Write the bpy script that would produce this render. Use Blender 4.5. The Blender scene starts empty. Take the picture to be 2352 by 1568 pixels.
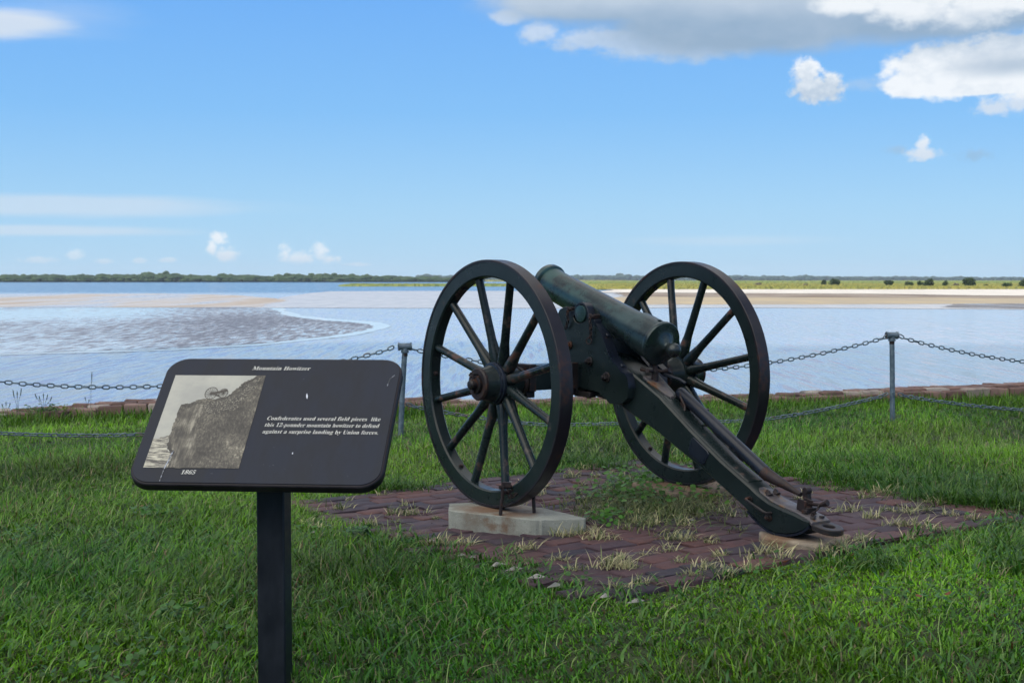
import bpy, bmesh, math, random
import numpy as np
from mathutils import Vector, Matrix, noise as mnoise
R = math.radians
sc = bpy.context.scene
C = sc.collection
random.seed(7)
rng = np.random.default_rng(7)

# ------------------------------------------------------------------ camera
CZ = 1.0
cd = bpy.data.cameras.new('camera')
cam = bpy.data.objects.new('camera', cd)
C.objects.link(cam)
sc.camera = cam
PITCH = math.atan(143 / 3150)
cam.location = (0, 0, CZ)
cam.rotation_euler = (R(90) - PITCH, 0, 0)
cd.sensor_width = 36
cd.lens = 36 * 3150 / 2352
cd.clip_start = 0.05
cd.clip_end = 30000
cd.dof.use_dof = True
cd.dof.focus_distance = 4.5
cd.dof.aperture_fstop = 14.0

# ------------------------------------------------------------------ sky and sun
SUN_EL, SUN_AZ = R(50), R(-142)      # azimuth from +Y towards +X
world = bpy.data.worlds.new('World')
sc.world = world
world.use_nodes = True
wt = world.node_tree
for n in list(wt.nodes):
    wt.nodes.remove(n)


class NG:
    """small helper that writes node maths"""
    def __init__(s, t):
        s.t = t

    def node(s, typ, **kw):
        n = s.t.nodes.new(typ)
        for k, v in kw.items():
            setattr(n, k, v)
        return n

    def link(s, a, b):
        s.t.links.new(a, b)

    def put(s, sock, v):
        if isinstance(v, bpy.types.NodeSocket):
            s.link(v, sock)
        elif v is not None:
            sock.default_value = v

    def m(s, op, a, b=None, c=None, clamp=False):
        n = s.node('ShaderNodeMath', operation=op, use_clamp=clamp)
        s.put(n.inputs[0], a)
        if b is not None:
            s.put(n.inputs[1], b)
        if c is not None:
            s.put(n.inputs[2], c)
        return n.outputs[0]

    def ss(s, v, lo, hi, a=0.0, b=1.0):
        n = s.node('ShaderNodeMapRange', interpolation_type='SMOOTHSTEP')
        s.put(n.inputs[0], v)
        for i, q in enumerate((lo, hi, a, b)):
            s.put(n.inputs[i + 1], q)
        return n.outputs[0]

    def mix(s, f, a, b, blend='MIX'):
        n = s.node('ShaderNodeMix', data_type='RGBA', blend_type=blend)
        s.put(n.inputs['Factor'], f)
        s.put(n.inputs['A'] if False else n.inputs[6], a)
        s.put(n.inputs[7], b)
        return n.outputs[2]

    def noise(s, vec, scale, detail=4, rough=0.55, dist=0.0, out=0):
        n = s.node('ShaderNodeTexNoise')
        s.put(n.inputs['Vector'], vec)
        n.inputs['Scale'].default_value = scale
        n.inputs['Detail'].default_value = detail
        n.inputs['Roughness'].default_value = rough
        n.inputs['Distortion'].default_value = dist
        return n.outputs[out]

    def vec(s, x, y, z):
        n = s.node('ShaderNodeCombineXYZ')
        for i, q in enumerate((x, y, z)):
            s.put(n.inputs[i], q)
        return n.outputs[0]

    def mapping(s, v, scale=(1, 1, 1), loc=(0, 0, 0), rot=(0, 0, 0)):
        n = s.node('ShaderNodeMapping')
        s.put(n.inputs[0], v)
        n.inputs['Location'].default_value = loc
        n.inputs['Rotation'].default_value = rot
        n.inputs['Scale'].default_value = scale
        return n.outputs[0]

    def ramp(s, f, stops):
        n = s.node('ShaderNodeValToRGB')
        s.put(n.inputs[0], f)
        e = n.color_ramp.elements
        while len(e) < len(stops):
            e.new(0.5)
        for el, (p, c) in zip(e, stops):
            el.position = p
            el.color = tuple(c) + (1,) if len(c) == 3 else c
        return n.outputs[0]


g = NG(wt)
sky = g.node('ShaderNodeTexSky', sky_type='NISHITA', sun_disc=False)
sky.sun_elevation = SUN_EL
sky.sun_rotation = SUN_AZ
sky.air_density = 1.0
sky.dust_density = 0.3
sky.ozone_density = 2.0
tc = g.node('ShaderNodeTexCoord')
sep = g.node('ShaderNodeSeparateXYZ')
g.link(tc.outputs['Generated'], sep.inputs[0])
el = g.m('ARCSINE', sep.outputs[2])
az = g.m('ARCTAN2', sep.outputs[0], sep.outputs[1])


def azel(u, v):
    """direction of a spot of the sky as azimuth and elevation (radians)"""
    d = Vector(((u - 1176) / 3150, 1, -(v - 784) / 3150))
    d.rotate(Matrix.Rotation(-PITCH, 3, 'X'))
    d.normalize()
    return math.atan2(d.x, d.y), math.asin(d.z)


dirv = g.vec(az, el, 0.0)
w1 = g.noise(g.mapping(dirv, scale=(1, 1.7, 1)), 15.0, 5, 0.55)
w2 = g.noise(g.mapping(dirv, scale=(1, 1.5, 1), loc=(3, 1, 0)), 55.0, 5, 0.58)
w3 = g.noise(g.mapping(dirv, scale=(1, 1.2, 1), loc=(7, 2, 0)), 150.0, 4, 0.55)
wst = g.noise(g.mapping(dirv, scale=(1, 7, 1), loc=(1, 5, 0)), 9.0, 5, 0.55)
skyc = g.node('ShaderNodeHueSaturation')
g.link(sky.outputs[0], skyc.inputs['Color'])
skyc.inputs['Saturation'].default_value = 1.12
cur = skyc.outputs[0]
# clear marine air: blue right down to a pale horizon
blue = g.ramp(g.m('DIVIDE', el, 0.5, clamp=True), [(0.0, (0.43, 0.71, 0.96)), (0.10, (0.36, 0.67, 0.98)), (0.24, (0.225, 0.55, 1.0)), (0.42, (0.16, 0.455, 1.0)), (1.0, (0.06, 0.22, 0.66))])
vm = g.node('ShaderNodeVectorMath', operation='SCALE')
g.link(blue, vm.inputs[0])
vm.inputs['Scale'].default_value = 9.8
cur = g.mix(g.ss(el, 0.25, 0.9, 0.88, 0.25), cur, vm.outputs[0])


def added_cloud(cur, blobs, n, amp, soft, dens, lit, dark, shade_top, shade_bot, nshade=None, tilt=0.0):
    """blobs: (u, v, ru, rv) ellipses; lit and dark colours run from shade_top to shade_bot (v)"""
    acc = None
    for (u, v, ru, rv) in blobs:
        a0, e0 = azel(u, v)
        dx = g.m('DIVIDE', g.m('SUBTRACT', az, a0), ru / 3150)
        dy = g.m('DIVIDE', g.m('SUBTRACT', el, e0), rv / 3150)
        r = g.m('SQRT', g.m('ADD', g.m('MULTIPLY', dx, dx), g.m('MULTIPLY', dy, dy)))
        k = g.m('SUBTRACT', 1.0, r)
        acc = k if acc is None else g.m('SMOOTH_MAX', acc, k, 0.15)
    f = g.m('ADD', acc, g.m('MULTIPLY', g.m('SUBTRACT', n, 0.5), amp))
    al = g.m('MULTIPLY', g.ss(f, 0.0, soft), dens)
    t = azel(1176, shade_top)[1]
    b = azel(1176, shade_bot)[1]
    h = g.ss(el, b, t)
    if nshade is not None:
        h = g.m('ADD', h, g.m('MULTIPLY', g.m('SUBTRACT', nshade, 0.5), 1.6), clamp=True)
    col = g.mix(h, dark, lit)
    return g.mix(al, cur, col)


WH = (9.2, 9.6, 10.0, 1)
OFF = (7.0, 7.8, 8.8, 1)
GR = (3.1, 4.4, 6.0, 1)
MID = (5.4, 6.4, 7.6, 1)
# thin streaks on the left
cur = added_cloud(cur, [(-60, 470, 800, 34), (-80, 527, 620, 17), (120, 465, 420, 22)], wst, 0.6, 0.65, 0.55, OFF, OFF, 400, 500)
cur = added_cloud(cur, [(20, 50, 190, 34), (-60, 55, 200, 40)], wst, 0.9, 0.7, 0.85, WH, OFF, 20, 90)
cur = added_cloud(cur, [(120, 40, 260, 60)], wst, 1.2, 0.9, 0.22, OFF, OFF, 20, 90)
cur = added_cloud(cur, [(1680, 552, 320, 18)], wst, 0.7, 0.9, 0.28, OFF, OFF, 500, 580)
# big flat cloud with a grey base, upper right
cur = added_cloud(cur, [(1430, 92, 230, 36), (1560, 105, 260, 42), (1240, 75, 60, 28), (1170, 40, 50, 22)], w2, 1.3, 0.6, 0.72, OFF, MID, 60, 130, w3)
cur = added_cloud(cur, [(1800, -30, 740, 136), (1700, 44, 370, 100), (2150, 14, 430, 92), (1400, 0, 350, 66)], w1, 0.6, 0.42, 0.97, MID, GR, -10, 70, w1)
cur = added_cloud(cur, [(2110, 12, 150, 60), (2240, 22, 110, 56), (1980, 0, 130, 40), (2320, -10, 60, 60)], w2, 1.1, 0.6, 0.92, WH, MID, 40, 100, w2)
# right hand bank
cur = added_cloud(cur, [(2180, 160, 150, 72), (2330, 150, 150, 84), (2090, 198, 70, 32), (2240, 205, 180, 18)], w2, 0.8, 0.30, 0.97, WH, MID, 190, 110, w2)
cur = added_cloud(cur, [(2330, 150, 190, 40)], w1, 0.8, 0.9, 0.7, MID, GR, 100, 190)
cur = added_cloud(cur, [(2285, 246, 60, 24), (2340, 240, 44, 26)], w3, 1.3, 0.8, 0.85, WH, OFF, 200, 270)
# separate small cumulus
cur = added_cloud(cur, [(1853, 165, 40, 40), (1868, 205, 62, 40), (1905, 200, 40, 42)], w3, 1.1, 0.55, 0.95, WH, MID, 130, 250, w3)
cur = added_cloud(cur, [(1985, 195, 70, 22)], w3, 1.4, 0.9, 0.3, OFF, MID, 150, 240)
cur = added_cloud(cur, [(2120, 332, 20, 26), (2118, 354, 48, 20)], w3, 1.3, 0.7, 0.9, WH, OFF, 310, 380)
cur = added_cloud(cur, [(2060, 345, 34, 14), (2240, 356, 50, 18)], w3, 1.6, 0.9, 0.4, MID, GR, 310, 380)
# small cumulus near the horizon
cur = added_cloud(cur, [(500, 545, 28, 20), (486, 568, 16, 26), (520, 585, 36, 22)], w3, 1.4, 0.8, 0.85, WH, OFF, 560, 600)
cur = added_cloud(cur, [(655, 580, 20, 28), (690, 592, 50, 20), (735, 578, 30, 28), (760, 596, 32, 14)], w3, 1.6, 0.9, 0.75, WH, OFF, 570, 610)
cur = added_cloud(cur, [(172, 584, 26, 15), (318, 599, 22, 9), (385, 597, 30, 8), (90, 597, 50, 10), (820, 607, 40, 6), (240, 600, 26, 8)], w3, 1.2, 0.7, 0.5, WH, OFF, 570, 610)
# broken cloud over the unseen sky, brightened and warmed to lift the ambient light
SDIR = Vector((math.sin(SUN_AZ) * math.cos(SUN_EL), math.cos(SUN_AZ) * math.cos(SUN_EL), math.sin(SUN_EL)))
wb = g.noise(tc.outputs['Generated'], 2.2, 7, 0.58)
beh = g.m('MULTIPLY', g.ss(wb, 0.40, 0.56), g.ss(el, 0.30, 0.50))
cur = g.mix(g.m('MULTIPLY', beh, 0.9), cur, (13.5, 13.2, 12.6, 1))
# glow added round the sun to brighten the foreground, broken up by noise
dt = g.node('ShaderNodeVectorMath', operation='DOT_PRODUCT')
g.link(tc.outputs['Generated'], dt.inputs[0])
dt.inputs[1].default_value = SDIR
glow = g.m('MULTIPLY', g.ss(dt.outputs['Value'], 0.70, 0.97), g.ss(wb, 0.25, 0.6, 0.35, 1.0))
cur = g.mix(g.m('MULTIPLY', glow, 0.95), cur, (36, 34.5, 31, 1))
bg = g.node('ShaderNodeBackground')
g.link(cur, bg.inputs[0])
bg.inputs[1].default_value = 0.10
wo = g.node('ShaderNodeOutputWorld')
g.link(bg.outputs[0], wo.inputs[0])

sd = bpy.data.lights.new('sun', 'SUN')
sd.energy = 3.6
sd.angle = R(0.5)
sd.color = (1.0, 0.95, 0.87)
sun = bpy.data.objects.new('sun', sd)
C.objects.link(sun)
SDIR = Vector((math.sin(SUN_AZ) * math.cos(SUN_EL), math.cos(SUN_AZ) * math.cos(SUN_EL), math.sin(SUN_EL)))
sun.rotation_euler = SDIR.to_track_quat('Z', 'Y').to_euler()
sun.location = SDIR * 50

vs = sc.view_settings
vs.view_transform = 'Standard'
vs.look = 'None'
vs.exposure = 0.0
vs.gamma = 1
vs.use_curve_mapping = False
sc.cycles.volume_bounces = 0
sc.cycles.max_bounces = 8
sc.cycles.transparent_max_bounces = 8
sc.cycles.caustics_reflective = False
sc.cycles.caustics_refractive = False


# ------------------------------------------------------------------ helpers
def P(u, v, z):
    """ground point of the photograph's (u, v) at height z"""
    d = Vector(((u - 1176) / 3150, 1, -(v - 784) / 3150))
    d.rotate(Matrix.Rotation(-PITCH, 3, 'X'))
    t = (z - CZ) / d.z
    return Vector((d.x * t, d.y * t, z))


def Py(u, v, y):
    d = Vector(((u - 1176) / 3150, 1, -(v - 784) / 3150))
    d.rotate(Matrix.Rotation(-PITCH, 3, 'X'))
    t = y / d.y
    return Vector((d.x * t, y, CZ + d.z * t))


def tag(o, label=None, cat=None, group=None, kind=None):
    if label:
        o['label'] = label
    if cat:
        o['category'] = cat
    if group:
        o['group'] = group
    if kind:
        o['kind'] = kind
    return o


def link_mesh(name, me, m=None, parent=None):
    o = bpy.data.objects.new(name, me)
    C.objects.link(o)
    if m is not None:
        me.materials.append(m)
    if parent is not None:
        o.parent = parent
    return o


def obj(name, bm, m, parent=None, smooth=35, bevel=0.0, seg=2):
    me = bpy.data.meshes.new(name)
    bmesh.ops.recalc_face_normals(bm, faces=bm.faces)
    bm.to_mesh(me)
    bm.free()
    if smooth:
        me.shade_smooth()
        me.set_sharp_from_angle(angle=R(smooth))
    o = link_mesh(name, me, m, parent)
    if bevel:
        b = o.modifiers.new('bevel', 'BEVEL')
        b.width = bevel
        b.segments = seg
        b.limit_method = 'ANGLE'
        b.angle_limit = R(35)
        b.harden_normals = False
    return o


def empty(name, loc=(0, 0, 0), rz=0):
    o = bpy.data.objects.new(name, None)
    C.objects.link(o)
    o.location = loc
    o.rotation_euler = (0, 0, rz)
    o.empty_display_size = 0.1
    return o


def basis(zdir, up=None):
    z = Vector(zdir).normalized()
    r = Vector(up) if up is not None else (Vector((0, 0, 1)) if abs(z.z) < 0.95 else Vector((1, 0, 0)))
    x = r.cross(z).normalized()
    y = z.cross(x)
    return Matrix((x, y, z)).transposed()


def add_box(bm, c, s, rot=None):
    M = Matrix.Translation(c) @ (rot.to_4x4() if rot is not None else Matrix()) @ Matrix.Diagonal((s[0], s[1], s[2], 1))
    return bmesh.ops.create_cube(bm, size=1, matrix=M)['verts']


def add_lathe(bm, o, axis, prof, n=32, up=None):
    """prof: (distance along axis, radius)"""
    B = basis(axis, up)
    o = Vector(o)
    rings = []
    for (s, r) in prof:
        if r < 1e-6:
            rings.append([bm.verts.new(o + B @ Vector((0, 0, s)))])
        else:
            rings.append([bm.verts.new(o + B @ Vector((r * math.cos(2 * math.pi * i / n), r * math.sin(2 * math.pi * i / n), s))) for i in range(n)])
    for a, b in zip(rings, rings[1:]):
        for i in range(n):
            j = (i + 1) % n
            if len(a) == 1 and len(b) == 1:
                continue
            if len(a) == 1:
                bm.faces.new((a[0], b[i], b[j]))
            elif len(b) == 1:
                bm.faces.new((a[i], b[0], a[j]))
            else:
                bm.faces.new((a[i], b[i], b[j], a[j]))


def add_tube(bm, pts, rad, n=8, closed=False, cap=True):
    pts = [Vector(p) for p in pts]
    N = len(pts)
    rr = rad if isinstance(rad, (list, tuple)) else [rad] * N
    t0 = (pts[1] - pts[0]).normalized()
    ref = Vector((0, 0, 1)) if abs(t0.z) < 0.9 else Vector((1, 0, 0))
    rings = []
    for i, p in enumerate(pts):
        a = pts[i - 1] if (i > 0 or closed) else pts[i]
        b = pts[(i + 1) % N] if (i < N - 1 or closed) else pts[i]
        t = (b - a).normalized()
        x = (ref - t * ref.dot(t))
        if x.length < 1e-5:
            x = t.orthogonal()
        x.normalize()
        ref = x
        y = t.cross(x)
        rings.append([bm.verts.new(p + (x * math.cos(2 * math.pi * k / n) + y * math.sin(2 * math.pi * k / n)) * rr[i]) for k in range(n)])
    M = N if closed else N - 1
    for i in range(M):
        a, b = rings[i], rings[(i + 1) % N]
        for k in range(n):
            l = (k + 1) % n
            bm.faces.new((a[k], b[k], b[l], a[l]))
    if cap and not closed:
        bm.faces.new(rings[0][::-1])
        bm.faces.new(rings[-1])


def add_prism(bm, poly, x0, x1, f):
    """poly: 2-D outline, f(x, p) -> 3-D"""
    a = [bm.verts.new(f(x0, p)) for p in poly]
    b = [bm.verts.new(f(x1, p)) for p in poly]
    n = len(poly)
    bm.faces.new(a)
    bm.faces.new(b[::-1])
    for i in range(n):
        j = (i + 1) % n
        bm.faces.new((a[j], a[i], b[i], b[j]))


def YZ(x, p):
    return Vector((x, p[0], p[1]))


def link_verts(n=10, L=0.047, Wd=0.031, r=0.0048, k=6):
    """one chain link, long axis X, flat in XZ"""
    pts = []
    hl = L / 2 - Wd / 2
    hw = Wd / 2 - r
    for i in range(n + 1):
        a = -math.pi / 2 + math.pi * i / n
        pts.append(Vector((hl + hw * math.cos(a), 0, hw * math.sin(a))))
    for i in range(n + 1):
        a = math.pi / 2 + math.pi * i / n
        pts.append(Vector((-hl + hw * math.cos(a), 0, hw * math.sin(a))))
    return pts


def add_chain(bm, path, L=0.047, Wd=0.031, r=0.0048, n=6, k=6, roll0=0.0):
    """links threaded along a polyline"""
    path = [Vector(p) for p in path]
    seg = [(b - a).length for a, b in zip(path, path[1:])]
    tot = sum(seg)
    pitch = L - 2 * r * 1.15
    cnt = max(1, round(tot / pitch))
    pitch = tot / cnt
    base = link_verts(n, L, Wd, r)
    for i in range(cnt):
        s = (i + 0.5) * pitch
        j = 0
        while j < len(seg) - 1 and s > seg[j]:
            s -= seg[j]
            j += 1
        p = path[j].lerp(path[j + 1], min(1, s / seg[j]))
        t = (path[j + 1] - path[j]).normalized()
        up = Vector((0, 0, 1)) if abs(t.z) < 0.9 else Vector((0, 1, 0))
        y = up.cross(t).normalized()
        z = t.cross(y)
        B = Matrix((t, y, z)).transposed()
        roll = roll0 + (R(90) if i % 2 else 0) + random.uniform(-.18, .18)
        B = B @ Matrix.Rotation(roll, 3, 'X')
        add_tube(bm, [p + B @ q for q in base], r, k, closed=True)


# ------------------------------------------------------------------ materials
def mat(name):
    m = bpy.data.materials.new(name)
    m.use_nodes = True
    nt = m.node_tree
    b = nt.nodes['Principled BSDF']
    q = NG(nt)
    t = q.node('ShaderNodeTexCoord')
    return m, q, b, t.outputs['Object']


def bump(q, b, h, strength=0.3, dist=0.01):
    n = q.node('ShaderNodeBump')
    n.inputs['Strength'].default_value = strength
    n.inputs['Distance'].default_value = dist
    q.link(h, n.inputs['Height'])
    q.link(n.outputs[0], b.inputs['Normal'])


def paint_mat(name, col, worn, wear=0.62, rough=0.42, rust=(0.09, 0.032, 0.018), dust=0.15, scale=14):
    m, q, b, oc = mat(name)
    n1 = q.noise(oc, scale, 8, 0.65)
    n2 = q.noise(oc, scale * 0.28, 4, 0.6)
    n3 = q.noise(oc, scale * 5, 3, 0.6)
    c = q.mix(q.ss(n2, 0.35, 0.7), col + (1,), tuple(min(1, x * 1.6 + 0.004) for x in col) + (1,))
    # worn patches keep to the places with open grain
    f = q.ss(n1, wear, wear + 0.06)
    c = q.mix(q.m('MULTIPLY', f, 0.85), c, worn + (1,))
    f2 = q.m('MULTIPLY', q.ss(n1, wear + 0.05, wear + 0.11), 0.9)
    c = q.mix(f2, c, rust + (1,))
    sp = q.ss(n3, 0.70, 0.78)
    c = q.mix(q.m('MULTIPLY', sp, dust), c, (0.25, 0.27, 0.27, 1))
    q.link(c, b.inputs['Base Color'])
    rr = q.m('ADD', rough, q.m('MULTIPLY', q.m('SUBTRACT', n1, 0.5), 0.5), clamp=True)
    q.link(rr, b.inputs['Roughness'])
    b.inputs['Specular IOR Level'].default_value = 0.3
    bump(q, b, n1, 0.25, 0.004)
    return m


M_green = paint_mat('dark green paint', (0.0055, 0.0105, 0.0115), (0.030, 0.032, 0.030), 0.63, 0.32)
M_spoke = paint_mat('worn green paint', (0.0055, 0.0105, 0.0115), (0.066, 0.052, 0.048), 0.545, 0.30)
M_tyre = paint_mat('iron tyre', (0.010, 0.009, 0.013), (0.026, 0.016, 0.018), 0.54, 0.36, (0.045, 0.020, 0.016))
M_iron = paint_mat('rusty black iron', (0.012, 0.010, 0.011), (0.034, 0.018, 0.014), 0.52, 0.45, (0.065, 0.026, 0.015), 0.1, 30)
M_rust = paint_mat('rusty iron', (0.015, 0.010, 0.011), (0.028, 0.016, 0.014), 0.52, 0.55, (0.050, 0.022, 0.015), 0.1, 40)
M_black = paint_mat('black painted iron', (0.006, 0.009, 0.017), (0.02, 0.018, 0.02), 0.62, 0.32)
M_plate = paint_mat('worn plate', (0.05, 0.045, 0.05), (0.11, 0.085, 0.06), 0.50, 0.38, (0.12, 0.05, 0.025), 0.1, 18)


def bronze():
    m, q, b, oc = mat('bronze patina')
    n1 = q.noise(oc, 7, 7, 0.62)
    n2 = q.noise(oc, 60, 3, 0.6)
    n3 = q.noise(oc, 2.4, 3, 0.5)
    c = q.mix(q.ss(n1, 0.38, 0.66), (0.016, 0.027, 0.031, 1), (0.030, 0.060, 0.066, 1))
    c = q.mix(q.m('MULTIPLY', q.ss(n3, 0.46, 0.62), 0.55), c, (0.026, 0.023, 0.024, 1))
    c = q.mix(q.m('MULTIPLY', q.ss(n2, 0.69, 0.76), 0.45), c, (0.16, 0.22, 0.21, 1))
    # verdigris gathers at the muzzle moulding and the base ring
    ge = q.node('ShaderNodeSeparateXYZ')
    q.link(oc, ge.inputs[0])
    e1 = q.ss(ge.outputs[1], 0.20, 0.33)
    f = q.m('MULTIPLY', e1, q.ss(n1, 0.40, 0.62))
    c = q.mix(q.m('MULTIPLY', f, 0.6), c, (0.03, 0.085, 0.08, 1))
    q.link(c, b.inputs['Base Color'])
    b.inputs['Metallic'].default_value = 0.45
    q.link(q.ss(n1, 0.3, 0.7, 0.20, 0.36), b.inputs['Roughness'])
    bump(q, b, n2, 0.12, 0.002)
    return m


M_bronze = bronze()


def galv():
    m, q, b, oc = mat('galvanised steel')
    n1 = q.noise(oc, 25, 5, 0.6)
    n2 = q.noise(oc, 6, 4, 0.6)
    c = q.mix(q.ss(n1, 0.35, 0.65), (0.075, 0.11, 0.145, 1), (0.14, 0.185, 0.225, 1))
    c = q.mix(q.m('MULTIPLY', q.ss(n2, 0.6, 0.68), 0.6), c, (0.16, 0.08, 0.05, 1))
    q.link(c, b.inputs['Base Color'])
    b.inputs['Metallic'].default_value = 0.35
    b.inputs['Roughness'].default_value = 0.55
    bump(q, b, n1, 0.2, 0.002)
    return m


M_galv = galv()


def concrete(name, base, dark, rustpos=None, rustr=0.12, all_rust=0.0):
    m, q, b, oc = mat(name)
    n1 = q.noise(oc, 9, 6, 0.6)
    n2 = q.noise(oc, 120, 3, 0.65)
    n3 = q.noise(oc, 260, 2, 0.5)
    c = q.mix(q.ss(n1, 0.3, 0.7), dark + (1,), base + (1,))
    c = q.mix(q.m('MULTIPLY', q.ss(n2, 0.62, 0.68), 0.6), c, (0.10, 0.095, 0.085, 1))
    c = q.mix(q.m('MULTIPLY', q.ss(n3, 0.66, 0.72), 0.5), c, (0.65, 0.64, 0.6, 1))
    if rustpos is not None:
        for (rp, rr) in rustpos:
            vm = q.node('ShaderNodeVectorMath', operation='DISTANCE')
            q.link(oc, vm.inputs[0])
            vm.inputs[1].default_value = rp
            d = q.m('ADD', vm.outputs['Value'], q.m('MULTIPLY', q.m('SUBTRACT', n1, 0.5), 0.22))
            f = q.ss(d, rr * 0.2, rr, 0.75, 0.0)
            c = q.mix(f, c, (0.13, 0.062, 0.026, 1))
    q.link(c, b.inputs['Base Color'])
    b.inputs['Roughness'].default_value = 0.85
    h = q.m('ADD', q.m('MULTIPLY', n2, 1.0), q.m('MULTIPLY', n1, 0.8))
    bump(q, b, h, 0.5, 0.005)
    return m


# ------------------------------------------------------------------ cannon frame
YAW = 0.6144633
W0 = Vector((-0.10063, 5.32609, 0.1107))
AX = Vector((math.cos(YAW), math.sin(YAW), 0))
FW = Vector((-math.sin(YAW), math.cos(YAW), 0))


def L2W(x, y, z=0.0):
    return W0 + AX * x + FW * y + Vector((0, 0, z))


def W2L(p):
    d = Vector(p) - W0
    return d.dot(AX), d.dot(FW)


PX0, PX1, PY0, PY1 = -0.40, 1.62, -1.31, 0.98     # brick pad in the cannon's frame


def sstep(a, b, x):
    t = np.clip((x - a) / (b - a), 0, 1)
    return t * t * (3 - 2 * t)


_k = [(rng.uniform(0.5, 2.6), rng.uniform(0, 6.28), rng.uniform(0, 6.28)) for _ in range(8)]


def lf(x, y, s=1.0, o=0.0):
    """smooth low frequency field, about -1..1"""
    v = 0
    for i, (f, a, p) in enumerate(_k):
        v = v + np.sin((x * math.cos(a) + y * math.sin(a)) * f * s + p + o * (i + 1))
    return v / 3.2


def gz(x, y):
    """height of the lawn"""
    x = np.asarray(x, float)
    y = np.asarray(y, float)
    base = 0.045 + 0.035 * np.clip((x + 0.1) / 1.1, -0.5, 1.2)
    fade = (1 - sstep(6.6, 8.6, y)) * sstep(-1.0, 3.0, y)
    return base * fade + 0.008 * lf(x, y, 1.0) - 0.17 * (1 - sstep(2.6, 3.75, y))


def gzf(x, y):
    return float(gz(x, y))


def wall_y(x):
    return 10.36 + 0.215 * x


# ------------------------------------------------------------------ ground, water, flats
def soil():
    m, q, b, oc = mat('lawn soil')
    n1 = q.noise(oc, 6, 6, 0.6)
    n2 = q.noise(oc, 60, 4, 0.6)
    c = q.mix(q.ss(n1, 0.3, 0.7), (0.014, 0.028, 0.006, 1), (0.028, 0.045, 0.010, 1))
    c = q.mix(q.m('MULTIPLY', q.ss(n2, 0.55, 0.7), 0.6), c, (0.05, 0.036, 0.02, 1))
    q.link(c, b.inputs['Base Color'])
    b.inputs['Roughness'].default_value = 0.95
    bump(q, b, n2, 0.6, 0.01)
    return m


def grid_mesh(name, xs, ys, zf, m, keep=None):
    X, Y = np.meshgrid(xs, ys, indexing='xy')
    Z = zf(X, Y)
    co = np.stack([X, Y, Z], -1).reshape(-1, 3)
    nx, ny = len(xs), len(ys)
    i = np.arange((ny - 1) * (nx - 1))
    r, c_ = i // (nx - 1), i % (nx - 1)
    a = r * nx + c_
    f = np.stack([a, a + 1, a + nx + 1, a + nx], -1)
    me = bpy.data.meshes.new(name)
    me.vertices.add(len(co))
    me.vertices.foreach_set('co', co.ravel())
    me.loops.add(f.size)
    me.loops.foreach_set('vertex_index', f.ravel().astype(np.int32))
    me.polygons.add(len(f))
    me.polygons.foreach_set('loop_start', np.arange(0, f.size, 4, dtype=np.int32))
    me.update(calc_edges=True)
    me.shade_smooth()
    return link_mesh(name, me, m)


def lawn_z(X, Y):
    Z = gz(X, Y) - 0.012
    lx = (X - W0.x) * AX.x + (Y - W0.y) * AX.y
    ly = (X - W0.x) * FW.x + (Y - W0.y) * FW.y
    inside = (lx > PX0 + .1) & (lx < PX1 - .1) & (ly > PY0 + .1) & (ly < PY1 - .1)
    return Z - 0.06 * inside


ground = grid_mesh('ground', np.arange(-9, 11.01, 0.12), np.arange(-8, 13.0, 0.12),
                   lambda X, Y: np.where(Y > wall_y(X) + 0.15, np.nan, lawn_z(X, Y)), soil())
me = ground.data
bm = bmesh.new()
bm.from_mesh(me)
bmesh.ops.delete(bm, geom=[v for v in bm.verts if v.co.z != v.co.z], context='VERTS')
bm.to_mesh(me)
bm.free()
tag(ground, kind='structure')

WZ = -2.2


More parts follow.
